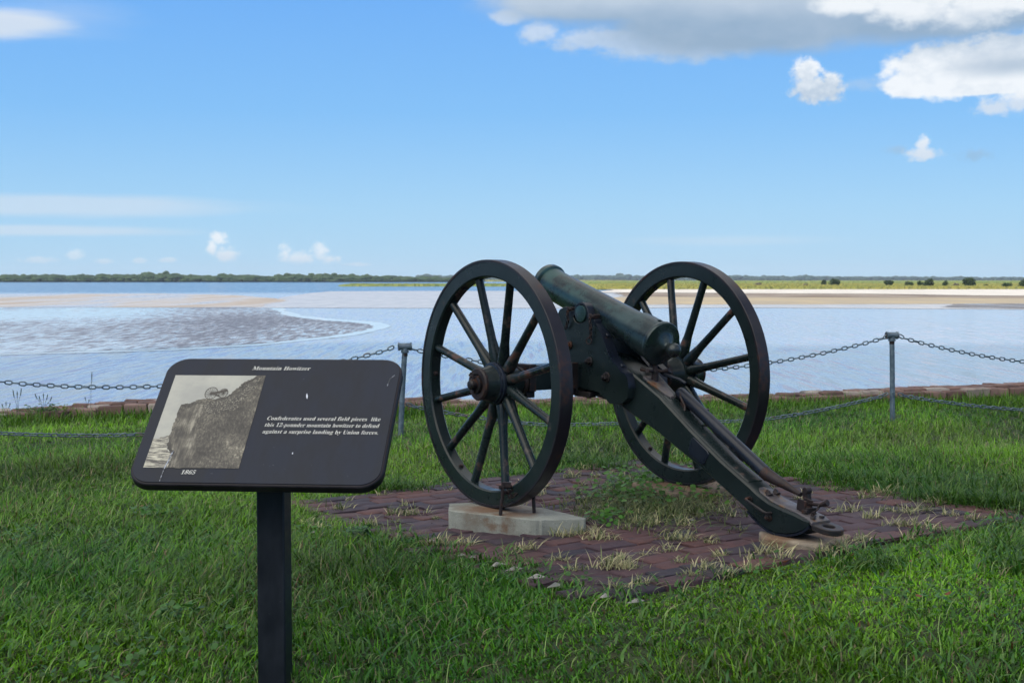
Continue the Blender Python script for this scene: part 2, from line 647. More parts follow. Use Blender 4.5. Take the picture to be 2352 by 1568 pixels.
def water_mat():
    m, q, b, oc = mat('water')
    # wave facets: the normal itself tilts, in patches drawn out in depth
    def tilt(v, sc_, det, amp):
        n = q.node('ShaderNodeTexNoise')
        q.put(n.inputs['Vector'], v)
        n.inputs['Scale'].default_value = sc_
        n.inputs['Detail'].default_value = det
        n.inputs['Roughness'].default_value = 0.6
        a = q.node('ShaderNodeVectorMath', operation='SUBTRACT')
        q.link(n.outputs['Color'], a.inputs[0])
        a.inputs[1].default_value = (0.5, 0.5, 0.5)
        c = q.node('ShaderNodeVectorMath', operation='MULTIPLY')
        q.link(a.outputs[0], c.inputs[0])
        c.inputs[1].default_value = (amp, amp, 0)
        return c.outputs[0]
    sp = q.node('ShaderNodeSeparateXYZ')
    q.link(oc, sp.inputs[0])
    far = q.ss(sp.outputs[1], 280, 360, 0.0, 1.0)
    patch = q.noise(q.mapping(oc, scale=(1, 0.35, 1)), 0.03, 4, 0.6)
    t1 = tilt(q.mapping(oc, scale=(1, 0.055, 1), rot=(0, 0, R(1))), 4.6, 4, 0.75)
    t2 = tilt(q.mapping(oc, scale=(1, 0.10, 1), rot=(0, 0, R(-2))), 0.9, 3, 0.09)
    ad = q.node('ShaderNodeVectorMath', operation='ADD')
    q.link(t1, ad.inputs[0])
    q.link(t2, ad.inputs[1])
    k = q.m('ADD', q.ss(patch, 0.35, 0.65, 0.55, 1.1), q.m('MULTIPLY', far, 0.9))
    scl = q.node('ShaderNodeVectorMath', operation='SCALE')
    q.link(ad.outputs[0], scl.inputs[0])
    q.link(k, scl.inputs['Scale'])
    up_ = q.node('ShaderNodeVectorMath', operation='ADD')
    q.link(scl.outputs[0], up_.inputs[0])
    up_.inputs[1].default_value = (0, 0, 1)
    nn = q.node('ShaderNodeVectorMath', operation='NORMALIZE')
    q.link(up_.outputs[0], nn.inputs[0])
    q.link(nn.outputs[0], b.inputs['Normal'])
    q.link(q.mix(far, (0.31, 0.315, 0.375, 1), (0.02, 0.06, 0.15, 1)), b.inputs['Base Color'])
    b.inputs['Roughness'].default_value = 0.12
    b.inputs['IOR'].default_value = 1.33
    return m


def calm_mat(name, col, rough=0.12, bumpy=0.05):
    m, q, b, oc = mat(name)
    n1 = q.noise(q.mapping(oc, scale=(1, 0.14, 1)), 0.5, 5, 0.6)
    q.link(q.mix(q.ss(n1, 0.3, 0.7), col + (1,), tuple(x * 0.82 for x in col) + (1,)), b.inputs['Base Color'])
    b.inputs['Roughness'].default_value = rough
    bump(q, b, n1, bumpy, 0.1)
    return m


def sheet(name, pts, z, m, kind='structure', sub=1, jag=0.0, seed=1):
    """flat sheet with an outline that wanders a little"""
    r = random.Random(seed)
    out = []
    n = len(pts)
    for i in range(n):
        a, b = Vector(pts[i]), Vector(pts[(i + 1) % n])
        for k in range(sub):
            p = a.lerp(b, k / sub)
            if k and jag:
                nrm = Vector((b.y - a.y, a.x - b.x, 0)).normalized()
                p = p + nrm * r.uniform(-1, 1) * jag * (b - a).length
            out.append(p)
    bm = bmesh.new()
    vs_ = [bm.verts.new((p.x, p.y, z)) for p in out]
    bm.faces.new(vs_)
    bmesh.ops.triangulate(bm, faces=bm.faces)
    o = obj(name, bm, m, smooth=0)
    for p in o.data.polygons:
        if p.normal.z < 0:
            p.flip()
    return tag(o, kind=kind)


bm = bmesh.new()
for p in ((-5000, 7), (5000, 7), (5000, 7000), (-5000, 7000)):
    bm.verts.new((p[0], p[1], WZ))
bm.faces.new(bm.verts)
water = tag(obj('water', bm, water_mat(), smooth=0), kind='structure')
bm = bmesh.new()
for p in ((-5000, -300), (5000, -300), (5000, 8.5), (-5000, 8.5)):
    bm.verts.new((p[0], p[1], -2.0))
bm.faces.new(bm.verts)
tag(obj('terrain', bm, soil(), smooth=0), kind='structure')


def W(u, v):
    return P(u, v, WZ)


def mudflat_mat():
    m, q, b, oc = mat('mudflat')
    v = q.mapping(oc, scale=(1, 0.10, 1), rot=(0, 0, R(3)))
    n1 = q.noise(v, 3.2, 7, 0.68)
    n2 = q.noise(q.mapping(oc, scale=(1, 0.25, 1)), 0.055, 3, 0.5)
    n3 = q.noise(v, 6.0, 3, 0.6)
    sp = q.node('ShaderNodeSeparateXYZ')
    q.link(oc, sp.inputs[0])
    wet = q.ss(sp.outputs[0], -34, -12, 0.09, 0.012)
    th = q.m('SUBTRACT', q.m('ADD', n1, q.m('MULTIPLY', q.m('SUBTRACT', n2, 0.5), 0.75)), 0.0)
    th = q.m('ADD', th, wet)
    f = q.ss(th, 0.44, 0.62)
    c = q.mix(q.ss(n3, 0.3, 0.7), (0.055, 0.068, 0.10, 1), (0.12, 0.138, 0.185, 1))
    c = q.mix(f, c, (0.40, 0.43, 0.48, 1))
    q.link(c, b.inputs['Base Color'])
    q.link(q.m('SUBTRACT', 0.85, q.m('MULTIPLY', f, 0.80)), b.inputs['Roughness'])
    bump(q, b, q.m('MULTIPLY', n3, q.m('SUBTRACT', 1.0, f)), 0.8, 0.15)
    b.inputs['Specular IOR Level'].default_value = 0.5
    return m


film = calm_mat('shallow film', (0.50, 0.51, 0.54), 0.08, 0.02)
mud_out = [(-900, 819), (0, 813), (400, 801), (600, 789), (720, 776), (800, 765), (842, 757), (858, 751), (840, 744), (790, 739), (740, 736), (690, 730), (645, 722), (625, 712), (600, 704.5), (0, 704), (-900, 704)]
film_out = [(-900, 822), (0, 816), (400, 804.5), (600, 793), (720, 781), (800, 772), (850, 763), (885, 755), (900, 749), (875, 741), (820, 736), (745, 731), (690, 724), (652, 714), (640, 702), (-900, 702)]
sheet('shallow_film', [W(*p) for p in film_out], WZ + 0.010, film, sub=4, jag=0.02, seed=2)
mud = sheet('mudflat', [W(*p) for p in mud_out], WZ + 0.016, mudflat_mat(), sub=5, jag=0.03, seed=3)
mid = calm_mat('wet sand', (0.42, 0.38, 0.34), 0.26, 0.03)
sheet('wet_sand', [W(*p) for p in [(580, 707), (900, 708), (1300, 708), (1700, 707), (2700, 713), (2700, 694), (1500, 684), (1430, 668.5), (1000, 668), (760, 669), (700, 675), (640, 684), (585, 700)]],
      WZ + 0.022, mid, sub=5, jag=0.015, seed=4)


def sand_mat(name, a, bb, wet=0.4, sc_=0.12, ax=0.25):
    m, q, b, oc = mat(name)
    n1 = q.noise(q.mapping(oc, scale=(1, ax, 1)), sc_, 6, 0.62)
    n2 = q.noise(oc, 0.6, 4, 0.6)
    c = q.mix(q.ss(n1, 0.35, 0.62), a + (1,), bb + (1,))
    q.link(c, b.inputs['Base Color'])
    q.link(q.ss(n1, 0.42, 0.58, 0.8, 0.8 - wet), b.inputs['Roughness'])
    bump(q, b, n2, 0.3, 0.1)
    return m


sheet('tan_sandbar', [W(*p) for p in [(-900, 706), (0, 706), (560, 706), (598, 705), (612, 699), (655, 692), (660, 689), (600, 683), (560, 679), (470, 676), (350, 674.5), (0, 675.5), (-900, 675)]],
      WZ + 0.030, sand_mat('tan sand', (0.255, 0.215, 0.18), (0.33, 0.33, 0.34), 0.55, 0.10, 0.12), sub=4, jag=0.02, seed=5)
# the far shore on the right: strips at their own distances
sheet('sand', [W(*p) for p in [(1360, 700), (2700, 697.5), (2700, 679), (1500, 679), (1400, 684)]], WZ + 0.034,
      sand_mat('yellow sand', (0.32, 0.26, 0.165), (0.26, 0.215, 0.15), 0.1), sub=5, jag=0.012, seed=6)
sheet('mud_shore', [W(*p) for p in [(1420, 681), (1800, 683), (2700, 686.5), (2700, 671), (1420, 671)]], WZ + 0.05,
      sand_mat('shore mud', (0.12, 0.085, 0.06), (0.22, 0.18, 0.14), 0.1, 0.06, 1.0), sub=6, jag=0.02, seed=7)
sheet('beach', [W(*p) for p in [(1360, 672), (1700, 674.5), (2000, 676), (2250, 680), (2700, 682), (2700, 655), (1380, 655)]], WZ + 0.12,
      sand_mat('white sand', (0.50, 0.475, 0.44), (0.42, 0.39, 0.35), 0.0), sub=6, jag=0.02, seed=8)
sheet('tidal_flat', [W(*p) for p in [(2160, 706), (2700, 716), (2700, 696), (2200, 698)]], WZ + 0.038,
      sand_mat('dark flat', (0.10, 0.10, 0.11), (0.16, 0.15, 0.15), 0.6, 0.12, 0.2), sub=5, jag=0.03, seed=9)


def marsh_mat(name, a, bb, cc, s=0.05):
    m, q, b, oc = mat(name)
    n1 = q.noise(q.mapping(oc, scale=(1, 0.5, 1)), s, 5, 0.6)
    n2 = q.noise(oc, 1.2, 4, 0.65)
    c = q.mix(q.ss(n1, 0.38, 0.62), a + (1,), bb + (1,))
    c = q.mix(q.m('MULTIPLY', q.ss(n2, 0.45, 0.7), 0.6), c, cc + (1,))
    q.link(c, b.inputs['Base Color'])
    b.inputs['Roughness'].default_value = 0.9
    bump(q, b, n2, 1.0, 0.5)
    return m


def marsh(name, u0, u1, vn, vf, h, m, label, step=9.0, seed=1, zb=WZ, w=3.0):
    """a band of marsh grass: rows of ragged upright tufts of blades standing on the shore from vn (near) to vf (far)"""
    r = np.random.default_rng(seed)
    V, F = [], []
    yn, yf = P(1176, vn, zb).y, P(1176, vf, zb).y
    y = yn
    while y < yf:
        xa, xb = (u0 - 1176) / 3150 * y, (u1 - 1176) / 3150 * y
        n = int((xb - xa) / (w * 0.45)) + 2
        xs = np.linspace(xa, xb, n) + r.uniform(-.2, .2, n) * w
        edge = np.clip(np.minimum(xs - xa, xb - xs) / (0.06 * (xb - xa)), 0.0, 1.0) ** 0.5
        hs = h * (0.55 + 0.45 * r.random(n)) * edge
        ys = y + r.uniform(-.5, .5, n) * step * 0.8
        for x, yy, hh in zip(xs, ys, hs):
            if hh < 0.05:
                continue
            i = len(V)
            d = w * r.uniform(.5, 1.0)
            e = w * r.uniform(.3, .9)
            V += [(x - d, yy, zb), (x, yy - e, zb), (x + d, yy, zb), (x, yy + e, zb),
                  (x - d * .5, yy, zb + hh * .8), (x, yy - e * .5, zb + hh), (x + d * .5, yy, zb + hh * .85), (x, yy + e * .5, zb + hh)]
            F += [(i, i + 1, i + 5, i + 4), (i + 1, i + 2, i + 6, i + 5), (i + 2, i + 3, i + 7, i + 6), (i + 3, i, i + 4, i + 7), (i + 4, i + 5, i + 6, i + 7)]
        y += step
        step *= 1.045
    me = bpy.data.meshes.new(name)
    me.from_pydata(V, [], F)
    o = link_mesh(name, me, m)
    return tag(o, label, 'marsh grass', kind='stuff')


MG = marsh_mat('golden marsh', (0.205, 0.185, 0.035), (0.145, 0.16, 0.03), (0.09, 0.115, 0.03))
MG2 = marsh_mat('green marsh', (0.10, 0.15, 0.03), (0.17, 0.19, 0.04), (0.07, 0.10, 0.03))
MG3 = marsh_mat('olive marsh', (0.12, 0.14, 0.04), (0.18, 0.17, 0.05), (0.08, 0.09, 0.04))
marsh('marsh_grass', 1330, 2750, 664, 652.5, 0.9, MG, 'band of golden marsh grass behind the white sand on the right shore', 7, 11, WZ + 0.15, 2.2)
marsh('marsh_grass', 1300, 2900, 652.5, 645.5, 1.4, MG2, 'green marsh behind the golden marsh on the right, below the far wood', 22, 12, WZ, 5)
marsh('marsh_grass', 785, 1215, 657.5, 654.5, 1.1, MG2, 'low dark green marsh islet in the channel left of the near wheel', 9, 13, WZ, 3)
marsh('marsh_grass', -700, 1500, 646.8, 645.2, 2.2, MG3, 'thin olive marsh edge in front of the long dark treeline on the left', 60, 14, WZ, 9)
marsh('marsh_grass', -120, 420, 647.6, 646.6, 1.2, MG, 'bright yellow green marsh point reaching out of the left shore', 30, 15, WZ, 6)


# ------------------------------------------------------------------ far woods
def leafy_blob(V, F, c, s, r, ph):
    """ragged low poly foliage clump"""
    base = len(V)
    nu, nv = 7, 4
    V.append((c[0], c[1], c[2] + s[2] * r.uniform(.85, 1.1)))
    for j in range(1, nv):
        a = math.pi * j / nv
        for i in range(nu):
            b = 2 * math.pi * (i + .5 * (j % 2)) / nu
            k = r.uniform(.75, 1.15)
            V.append((c[0] + s[0] * math.sin(a) * math.cos(b) * k, c[1] + s[1] * math.sin(a) * math.sin(b) * k, c[2] + s[2] * math.cos(a) * k))
    V.append((c[0], c[1], c[2] - s[2]))
    last = len(V) - 1
    for i in range(nu):
        F.append((base, base + 1 + i, base + 1 + (i + 1) % nu))
        F.append((last, base + 1 + (nv - 2) * nu + (i + 1) % nu, base + 1 + (nv - 2) * nu + i))
    for j in range(nv - 2):
        for i in range(nu):
            a = base + 1 + j * nu + i
            b = base + 1 + j * nu + (i + 1) % nu
            F.append((a, a + nu, b + nu, b))


def leaf_mat(name, a, bb, s=0.2):
    m, q, b, oc = mat(name)
    n1 = q.noise(oc, s, 5, 0.65)
    n2 = q.noise(oc, s * 6, 4, 0.7)
    f = q.m('ADD', q.m('MULTIPLY', n1, 0.6), q.m('MULTIPLY', n2, 0.4))
    c = q.mix(q.ss(f, 0.38, 0.62), a + (1,), bb + (1,))
    q.link(c, b.inputs['Base Color'])
    b.inputs['Roughness'].default_value = 0.85
    b.inputs['Specular IOR Level'].default_value = 0.15
    bump(q, b, n2, 1.0, 1.0 / s * 0.1)
    return m


def wood(name, u0, u1, D, hfun, m, label, seed, dens=1.0, rows=3, size=5.0):
    r = random.Random(seed)
    V, F = [], []
    x0, x1 = (u0 - 1176) / 3150 * D, (u1 - 1176) / 3150 * D
    for row in range(rows):
        x = x0
        while x < x1:
            u = 1176 + x / D * 3150
            h = hfun(u) * r.uniform(.78, 1.05) * (0.8 + 0.1 * row)
            w = size * r.uniform(.6, 1.3)
            y = D + row * size * 1.6 + r.uniform(-1, 1) * size * .6
            top = h * (1.25 if r.random() < .04 else 1)
            leafy_blob(V, F, (x, y, WZ + top - w * .55), (w, w, w * .6), r, 0)
            leafy_blob(V, F, (x + r.uniform(-1, 1) * w * .5, y - w * .35, WZ + top * .55), (w * .9, w * .9, top * .34), r, 0)
            leafy_blob(V, F, (x + r.uniform(-1, 1) * w * .6, y - w * .6, WZ + top * .25), (w * 1.0, w * .8, top * .3), r, 0)
            x += w * r.uniform(.6, 1.1) / dens
    me = bpy.data.meshes.new(name)
    me.from_pydata(V, [], F)
    me.shade_smooth()
    o = link_mesh(name, me, m)
    return tag(o, label, 'woodland', kind='stuff')


def hl(u):
    return 1500 / 3150 * np.interp(u, [-900, 0, 120, 240, 330, 400, 460, 620, 700, 820, 900, 1000, 1100],
                                   [19, 18.5, 19, 18.5, 22, 21, 18, 17, 19, 18.5, 15, 13, 11]) * 1.0


LM = leaf_mat('wood foliage', (0.010, 0.028, 0.014), (0.045, 0.075, 0.03), 0.10)
wood('treeline', -900, 1100, 1500, hl, LM, 'dark green treeline along the water on the left horizon', 31, 1.0, 3, 6.5)
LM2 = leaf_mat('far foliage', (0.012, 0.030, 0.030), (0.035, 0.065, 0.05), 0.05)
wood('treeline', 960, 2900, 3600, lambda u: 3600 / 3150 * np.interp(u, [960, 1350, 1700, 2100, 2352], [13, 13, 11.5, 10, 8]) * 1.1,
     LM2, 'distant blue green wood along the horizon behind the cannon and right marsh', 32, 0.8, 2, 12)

# bushes on the right marsh, each a thing of its own
B_leaf = leaf_mat('bush foliage', (0.012, 0.028, 0.010), (0.05, 0.08, 0.03), 1.2)
B_pale = leaf_mat('dry shrub', (0.10, 0.08, 0.06), (0.22, 0.19, 0.14), 1.5)


def bush(u, v, wpx, hpx, label, dead=False, seed=1):
    r = np.random.default_rng(seed)
    p = P(u, v, WZ + .15)
    s = p.y / 3150
    w, h = wpx * s / 2 * 1.05, hpx * s * 1.3
    n = 1500
    # leaf sized faces through a lumpy crown
    cl = [(r.uniform(-.55, .55) * w, r.uniform(-.5, .5) * w, r.uniform(.35, .68) * h, r.uniform(.3, .5)) for _ in range(8)]
    V, F = [], []
    for k in range(n):
        cx, cy, cz, cr = cl[k % 8]
        d = r.normal(size=3)
        d /= np.linalg.norm(d)
        q = np.array([cx, cy, cz]) + d * np.array([w * cr * 1.15, w * cr * 1.15, h * cr * .85]) * r.uniform(.45, 1.08)
        if q[2] < 0:
            q[2] = abs(q[2]) * .3
        a = r.normal(size=3)
        a /= np.linalg.norm(a)
        b = np.cross(a, r.normal(size=3))
        b /= np.linalg.norm(b)
        ls = w * 0.09
        i = len(V)
        V += [tuple(q + a * ls), tuple(q + b * ls * .7), tuple(q - a * ls), tuple(q - b * ls * .7)]
        F.append((i, i + 1, i + 2, i + 3))
    e = empty('bush', p)
    tag(e, label, 'bush', 'bushes on the far marsh')
    me = bpy.data.meshes.new('foliage')
    me.from_pydata(V, [], F)
    link_mesh('foliage', me, B_pale if dead else B_leaf, e)
    bm = bmesh.new()
    for k in range(5):
        a = k * 1.25 + 0.3
        add_tube(bm, [(0, 0, -.3), (math.cos(a) * w * .2, math.sin(a) * w * .2, h * .3), (math.cos(a) * w * .5, math.sin(a) * w * .5, h * .62)], [w * .05, w * .035, w * .015], 5)
    obj('stem', bm, M_rust, e, smooth=0)


bl = [
    (1892, 657, 17, 12, 'small dark bush on the golden marsh, the smaller of two right of the far wheel'),
    (1917, 658, 26, 14, 'dark round bush on the marsh, the larger of two right of the far wheel'),
    (2043, 659, 30, 12, 'wide low dark bush standing on the marsh above the right chain post'),
    (2088, 659, 18, 11, 'small dark bush between the wide low bush and the bush pair'),
    (2114, 659, 18, 11, 'smaller bush touching the left side of a bigger one on the marsh'),
    (2136, 660, 28, 16, 'dark rounded bush, right one of the touching pair on the marsh'),
    (2169, 660, 16, 12, 'paler green bush right of the touching pair on the marsh'),
    (2226, 660, 36, 18, 'biggest dark bush on the marsh at the right'),
    (2264, 660, 12, 7, 'tiny pale green bush right of the biggest marsh bush'),
    (2314, 662, 24, 10, 'low dark bush second from the right edge of the marsh'),
    (2349, 662, 28, 16, 'dark bush cut by the right edge of the picture'),
]
for i, (u, v, w, h, lab) in enumerate(bl):
    bush(u, v, w, h, lab, False, 50 + i)
for i, (u, v, w, h, lab) in enumerate([
    (1742, 658, 18, 7, 'dry brown shrub on the marsh seen through the far wheel rim'),
    (1850, 659, 14, 6, 'dry brown shrub on the marsh just right of the far wheel'),
    (1826, 662, 10, 4, 'tiny brown shrub at the front edge of the golden marsh'),
    (2196, 660, 18, 8, 'pale dry shrub left of the biggest dark marsh bush'),
]):
    bush(u, v, w, h, lab, True, 80 + i)


# ------------------------------------------------------------------ brick sea wall
def brick_mat(name, pal, scale=1.0, wet=0.75):
    m, q, b, oc = mat(name)
    at = q.node('ShaderNodeAttribute', attribute_name='tone')
    n1 = q.noise(oc, 16 * scale, 6, 0.65)
    n2 = q.noise(oc, 90 * scale, 4, 0.65)
    n3 = q.noise(oc, 4 * scale, 4, 0.6)
    c = q.ramp(at.outputs['Fac'], pal)
    c = q.mix(q.m('MULTIPLY', q.ss(n1, 0.45, 0.7), 0.55), c, (0.035, 0.026, 0.034, 1))
    c = q.mix(q.m('MULTIPLY', q.ss(n2, 0.60, 0.72), 0.35), c, (0.16, 0.10, 0.085, 1))
    c = q.mix(q.m('MULTIPLY', q.ss(n3, 0.60, 0.72), 0.5), c, (0.028, 0.024, 0.030, 1))
    q.link(c, b.inputs['Base Color'])
    b.inputs['Roughness'].default_value = wet
    b.inputs['Specular IOR Level'].default_value = 0.25
    bump(q, b, q.m('ADD', n1, q.m('MULTIPLY', n2, 0.6)), 0.55, 0.006)
    return m


def bricks(name, items, m, parent=None, jit=0.004, worn=0.16):
    """items: (centre, size, rotation z, tone, tilt x, tilt y); chipped boxes with a worn upper edge, in ONE mesh"""
    V, F, T = [], [], []
    rr = random.Random(5)
    for (c, s, rz, tone, tx, ty) in items:
        M = Matrix.Rotation(rz, 3, 'Z') @ Matrix.Rotation(tx, 3, 'X') @ Matrix.Rotation(ty, 3, 'Y')
        i0 = len(V)
        hx, hy, hz = s[0] / 2, s[1] / 2, s[2] / 2
        e = min(hx, hy) * worn
        lv = [(hx, hy, -hz), (hx, hy, hz - e * 1.0), (hx - e, hy - e, hz)]
        for (ax_, ay_, az_) in lv:
            # eight points round each level so that outlines wander
            pts = [(-ax_, -ay_), (0, -ay_), (ax_, -ay_), (ax_, 0), (ax_, ay_), (0, ay_), (-ax_, ay_), (-ax_, 0)]
            for (a, b_) in pts:
                v = M @ Vector((a + rr.uniform(-jit, jit), b_ + rr.uniform(-jit, jit), az_ + rr.uniform(-jit, jit) * .5)) + Vector(c)
                V.append(tuple(v))
        V.append(tuple(M @ Vector((0, 0, hz + rr.uniform(-.002, .003))) + Vector(c)))
        for l in range(2):
            for k in range(8):
                a = i0 + l * 8 + k
                b_ = i0 + l * 8 + (k + 1) % 8
                F.append((a, b_, b_ + 8, a + 8))
        for k in range(8):
            F.append((i0 + 16 + k, i0 + 16 + (k + 1) % 8, i0 + 24))
        T += [tone] * 25
    me = bpy.data.meshes.new(name)
    me.from_pydata(V, [], F)
    at = me.attributes.new('tone', 'FLOAT', 'POINT')
    at.data.foreach_set('value', T)
    me.shade_smooth()
    me.set_sharp_from_angle(angle=R(50))
    return link_mesh(name, me, m, parent)


wall_pal = [(0.0, (0.11, 0.065, 0.055)), (0.35, (0.165, 0.10, 0.085)), (0.7, (0.22, 0.145, 0.125)), (0.86, (0.29, 0.25, 0.22)), (1.0, (0.36, 0.33, 0.30))]
M_wall = brick_mat('wall brick', wall_pal, 0.7)
wall = empty('seawall', (0, wall_y(0), 0))
tag(wall, 'low weathered red brick seawall between the lawn and the water', 'wall')
items = []
cw = math.cos(math.atan(0.215))
rzw = math.atan(0.215)
rr = random.Random(3)


def wall_top(x):
    return 0.025 + float(np.interp(x, [-8, -4.2, -3.5, -3.0, -2.4, -1.5, -0.4, 0.7, 1.6, 2.4, 3.6, 4.6, 9], [.02, .025, .03, .065, .09, .08, .035, .025, .035, .045, .075, .095, .11]))


for row in range(4):
    x = -9.0 - 0.1 * row
    while x < 11:
        l = rr.uniform(.17, .23)
        yy = wall_y(x) + 0.06 + row * 0.115
        tz = wall_top(x) + rr.uniform(-.008, .01) + (0.012 if row in (1, 2) else 0)
        tone = rr.random() * .75 if rr.random() < (.68 if x < 0 else .93) else rr.uniform(.8, 1)
        items.append(((x + l / 2, yy + rr.uniform(-.008, .008), tz - .035), (l - .012, .105, .07), rzw + rr.uniform(-.04, .04), tone, rr.uniform(-.04, .04), rr.uniform(-.05, .05)))
        items.append(((x + l / 2 - .07, yy + rr.uniform(-.004, .004), tz - .11), (l - .010, .110, .07), rzw, rr.random() * .5, 0, 0))
        x += l * cw
    if row in (0,):
        pass
w_ob = bricks('coping', items, M_wall, None, 0.005)
w_ob.parent = wall
w_ob.location = (0, -wall_y(0), 0)
bm = bmesh.new()
n_ = 60
prev = None
for i in range(n_ + 1):
    x = -9 + 20 * i / n_
    y0, y1 = wall_y(x) + 0.03, wall_y(x) + 0.42
    zt = wall_top(x) - .075
    cur_ = [bm.verts.new((x, y0, -.3)), bm.verts.new((x, y0, zt)), bm.verts.new((x, y1, zt)), bm.verts.new((x, y1 + .25, WZ - .3))]
    if prev:
        for k in range(3):
            bm.faces.new((prev[k], cur_[k], cur_[k + 1], prev[k + 1]))
    prev = cur_
core = obj('wall_core', bm, M_wall, wall, smooth=0)
core.location = (0, -wall_y(0), 0)

# ------------------------------------------------------------------ chain fence
fence = empty('chain_fence', (-0.69, 8.8, 0))
tag(fence, 'two row chain fence on galvanised pipe posts along the seawall', 'fence')
fdir = Vector((3.349, 0.753, 0)) / math.hypot(3.349, 0.753)
fposts = [Vector((-7.34, 7.24, 0)), Vector((-4.02, 8.03, 0)), Vector((-0.72, 8.796, 0)), Vector((2.66, 9.549, 0)), Vector((6.0, 10.3, 0)), Vector((9.3, 11.05, 0))]
tops = [0.60, 0.60, 0.592, 0.633, 0.63, 0.63]
lean = [0, 0, 0.0, 0.0, 0, 0]
for p, t, i in zip(fposts, tops, range(6)):
    off = p - Vector(fence.location)
    ln = Vector((0.032 if i == 2 else -0.012, 0, 0))
    bm = bmesh.new()
    add_tube(bm, [off + Vector((0, 0, -.15)) - ln * .1, off + ln * .5 + Vector((0, 0, t * .5)), off + ln + Vector((0, 0, t - .04))], .0175, 16)
    add_tube(bm, [off + ln * .35 + Vector((0, -.03, .21)), off + ln * .35 + Vector((0, .03, .21))], .009, 8)
    po = obj('post', bm, M_galv, fence)
    bm = bmesh.new()
    c = off + ln + Vector((0, 0, t - .024))
    # tee: lying sleeve with flared rims, and a collar below
    add_lathe(bm, c, fdir, [(-.043, .017), (-.043, .0265), (-.034, .0265), (-.032, .0222), (.032, .0222), (.034, .0265), (.043, .0265), (.043, .017), (.02, .015), (0, 0.015)], 20)
    add_lathe(bm, c, (0, 0, -1), [(.0, .020), (.024, .021), (.026, .0255), (.040, .0255), (.040, .018)], 20)
    obj('pipe_tee', bm, M_galv, fence)
    # rusty thread below the tee
    bm = bmesh.new()
    add_lathe(bm, c, (0, 0, -1), [(.038, .0182), (.062, .0182)], 16)
    obj('rust_band', bm, M_rust, fence)
for i in range(5):
    a, b_ = fposts[i] - Vector(fence.location), fposts[i + 1] - Vector(fence.location)
    la = 0.03 if i == 2 else 0
    for hgt, sag, r0 in (((tops[i] - .024, tops[i + 1] - .024), 0.235 if i != 2 else .215, 0), ((.20, .205), 0.16 if i != 2 else 0.20, .5)):
        pts = []
        N = 40
        for k in range(N + 1):
            t = k / N
            p = a.lerp(b_, t)
            z = hgt[0] * (1 - t) + hgt[1] * t - sag * 4 * t * (1 - t)
            if hgt[0] < .3:
                z = max(z, gzf(p.x + fence.location.x, p.y + fence.location.y) + .028)
            pts.append(Vector((p.x, p.y, z)) + fdir * ((0.040 if k == 0 else 0) - (0.040 if k == N else 0)))
        bm = bmesh.new()
        add_chain(bm, pts, L=.051, Wd=.031, r=.0046, n=5, k=6, roll0=r0)
        obj('chain', bm, M_galv, fence, smooth=60)

# ------------------------------------------------------------------ brick pad
pave_pal = [(0.0, (0.032, 0.027, 0.038)), (0.3, (0.050, 0.033, 0.042)), (0.6, (0.068, 0.038, 0.044)), (0.85, (0.098, 0.048, 0.044)), (1.0, (0.066, 0.046, 0.055))]
M_pave = brick_mat('paving brick', pave_pal, 1.4, 0.7)
rr = random.Random(12)


def padz(x, y):
    return gzf(x, y) + 0.004


items = []
ly = PY0
row = 0
while ly < PY1:
    lx = PX0 - (0.1 if row % 2 else 0) + rr.uniform(-.02, .02)
    shift = 0.02 * math.sin(ly * 3)
    while lx < PX1:
        l = rr.uniform(.135, .195)
        cx_, cy_ = lx + l / 2, ly + .05 + 0.010 * math.sin(lx * 4 + ly)
        dx = max(PX0 - cx_, cx_ - PX1, 0)
        p = L2W(cx_, cy_)
        ok = True
        # worn corners of the pad are grown over
        if cx_ + cy_ < PX0 + PY0 + .06 or (cx_ < PX0 + .03 and rr.random() < .25):
            ok = False
        if ok:
            z = padz(p.x, p.y) + rr.uniform(-.0025, .0025) + .004 * float(lf(p.x, p.y, 5.0, 2.0))
            items.append(((p.x, p.y, z - .028), (l - .003, .0895, .06), YAW + rr.uniform(-.03, .03), rr.random(), rr.uniform(-.016, .016), rr.uniform(-.012, .012)))
        lx += l
    ly += .0935
    row += 1
paving = tag(bricks('brick_paving', items, M_pave, None, 0.0045, 0.10), kind='structure')


def dirt_mat():
    m, q, b, oc = mat('joint dirt')
    n1 = q.noise(oc, 30, 6, 0.65)
    q.link(q.mix(q.ss(n1, 0.35, 0.7), (0.018, 0.015, 0.014, 1), (0.06, 0.045, 0.032, 1)), b.inputs['Base Color'])
    b.inputs['Roughness'].default_value = 0.95
    bump(q, b, n1, 0.8, 0.01)
    return m


xs = np.linspace(PX0 + .01, PX1 - .03, 50)
ys = np.linspace(PY0 + .01, PY1 - .03, 50)
bed = grid_mesh('paving_bed', xs, ys, lambda X, Y: X * 0, dirt_mat())
co = np.empty(len(bed.data.vertices) * 3)
bed.data.vertices.foreach_get('co', co)
co = co.reshape(-1, 3)
wx = W0.x + AX.x * co[:, 0] + FW.x * co[:, 1]
wy = W0.y + AX.y * co[:, 0] + FW.y * co[:, 1]
bed.data.vertices.foreach_set('co', np.stack([wx, wy, gz(wx, wy) - 0.0015 + 0.003 * lf(wx, wy, 9)], -1).ravel())
tag(bed, kind='structure')
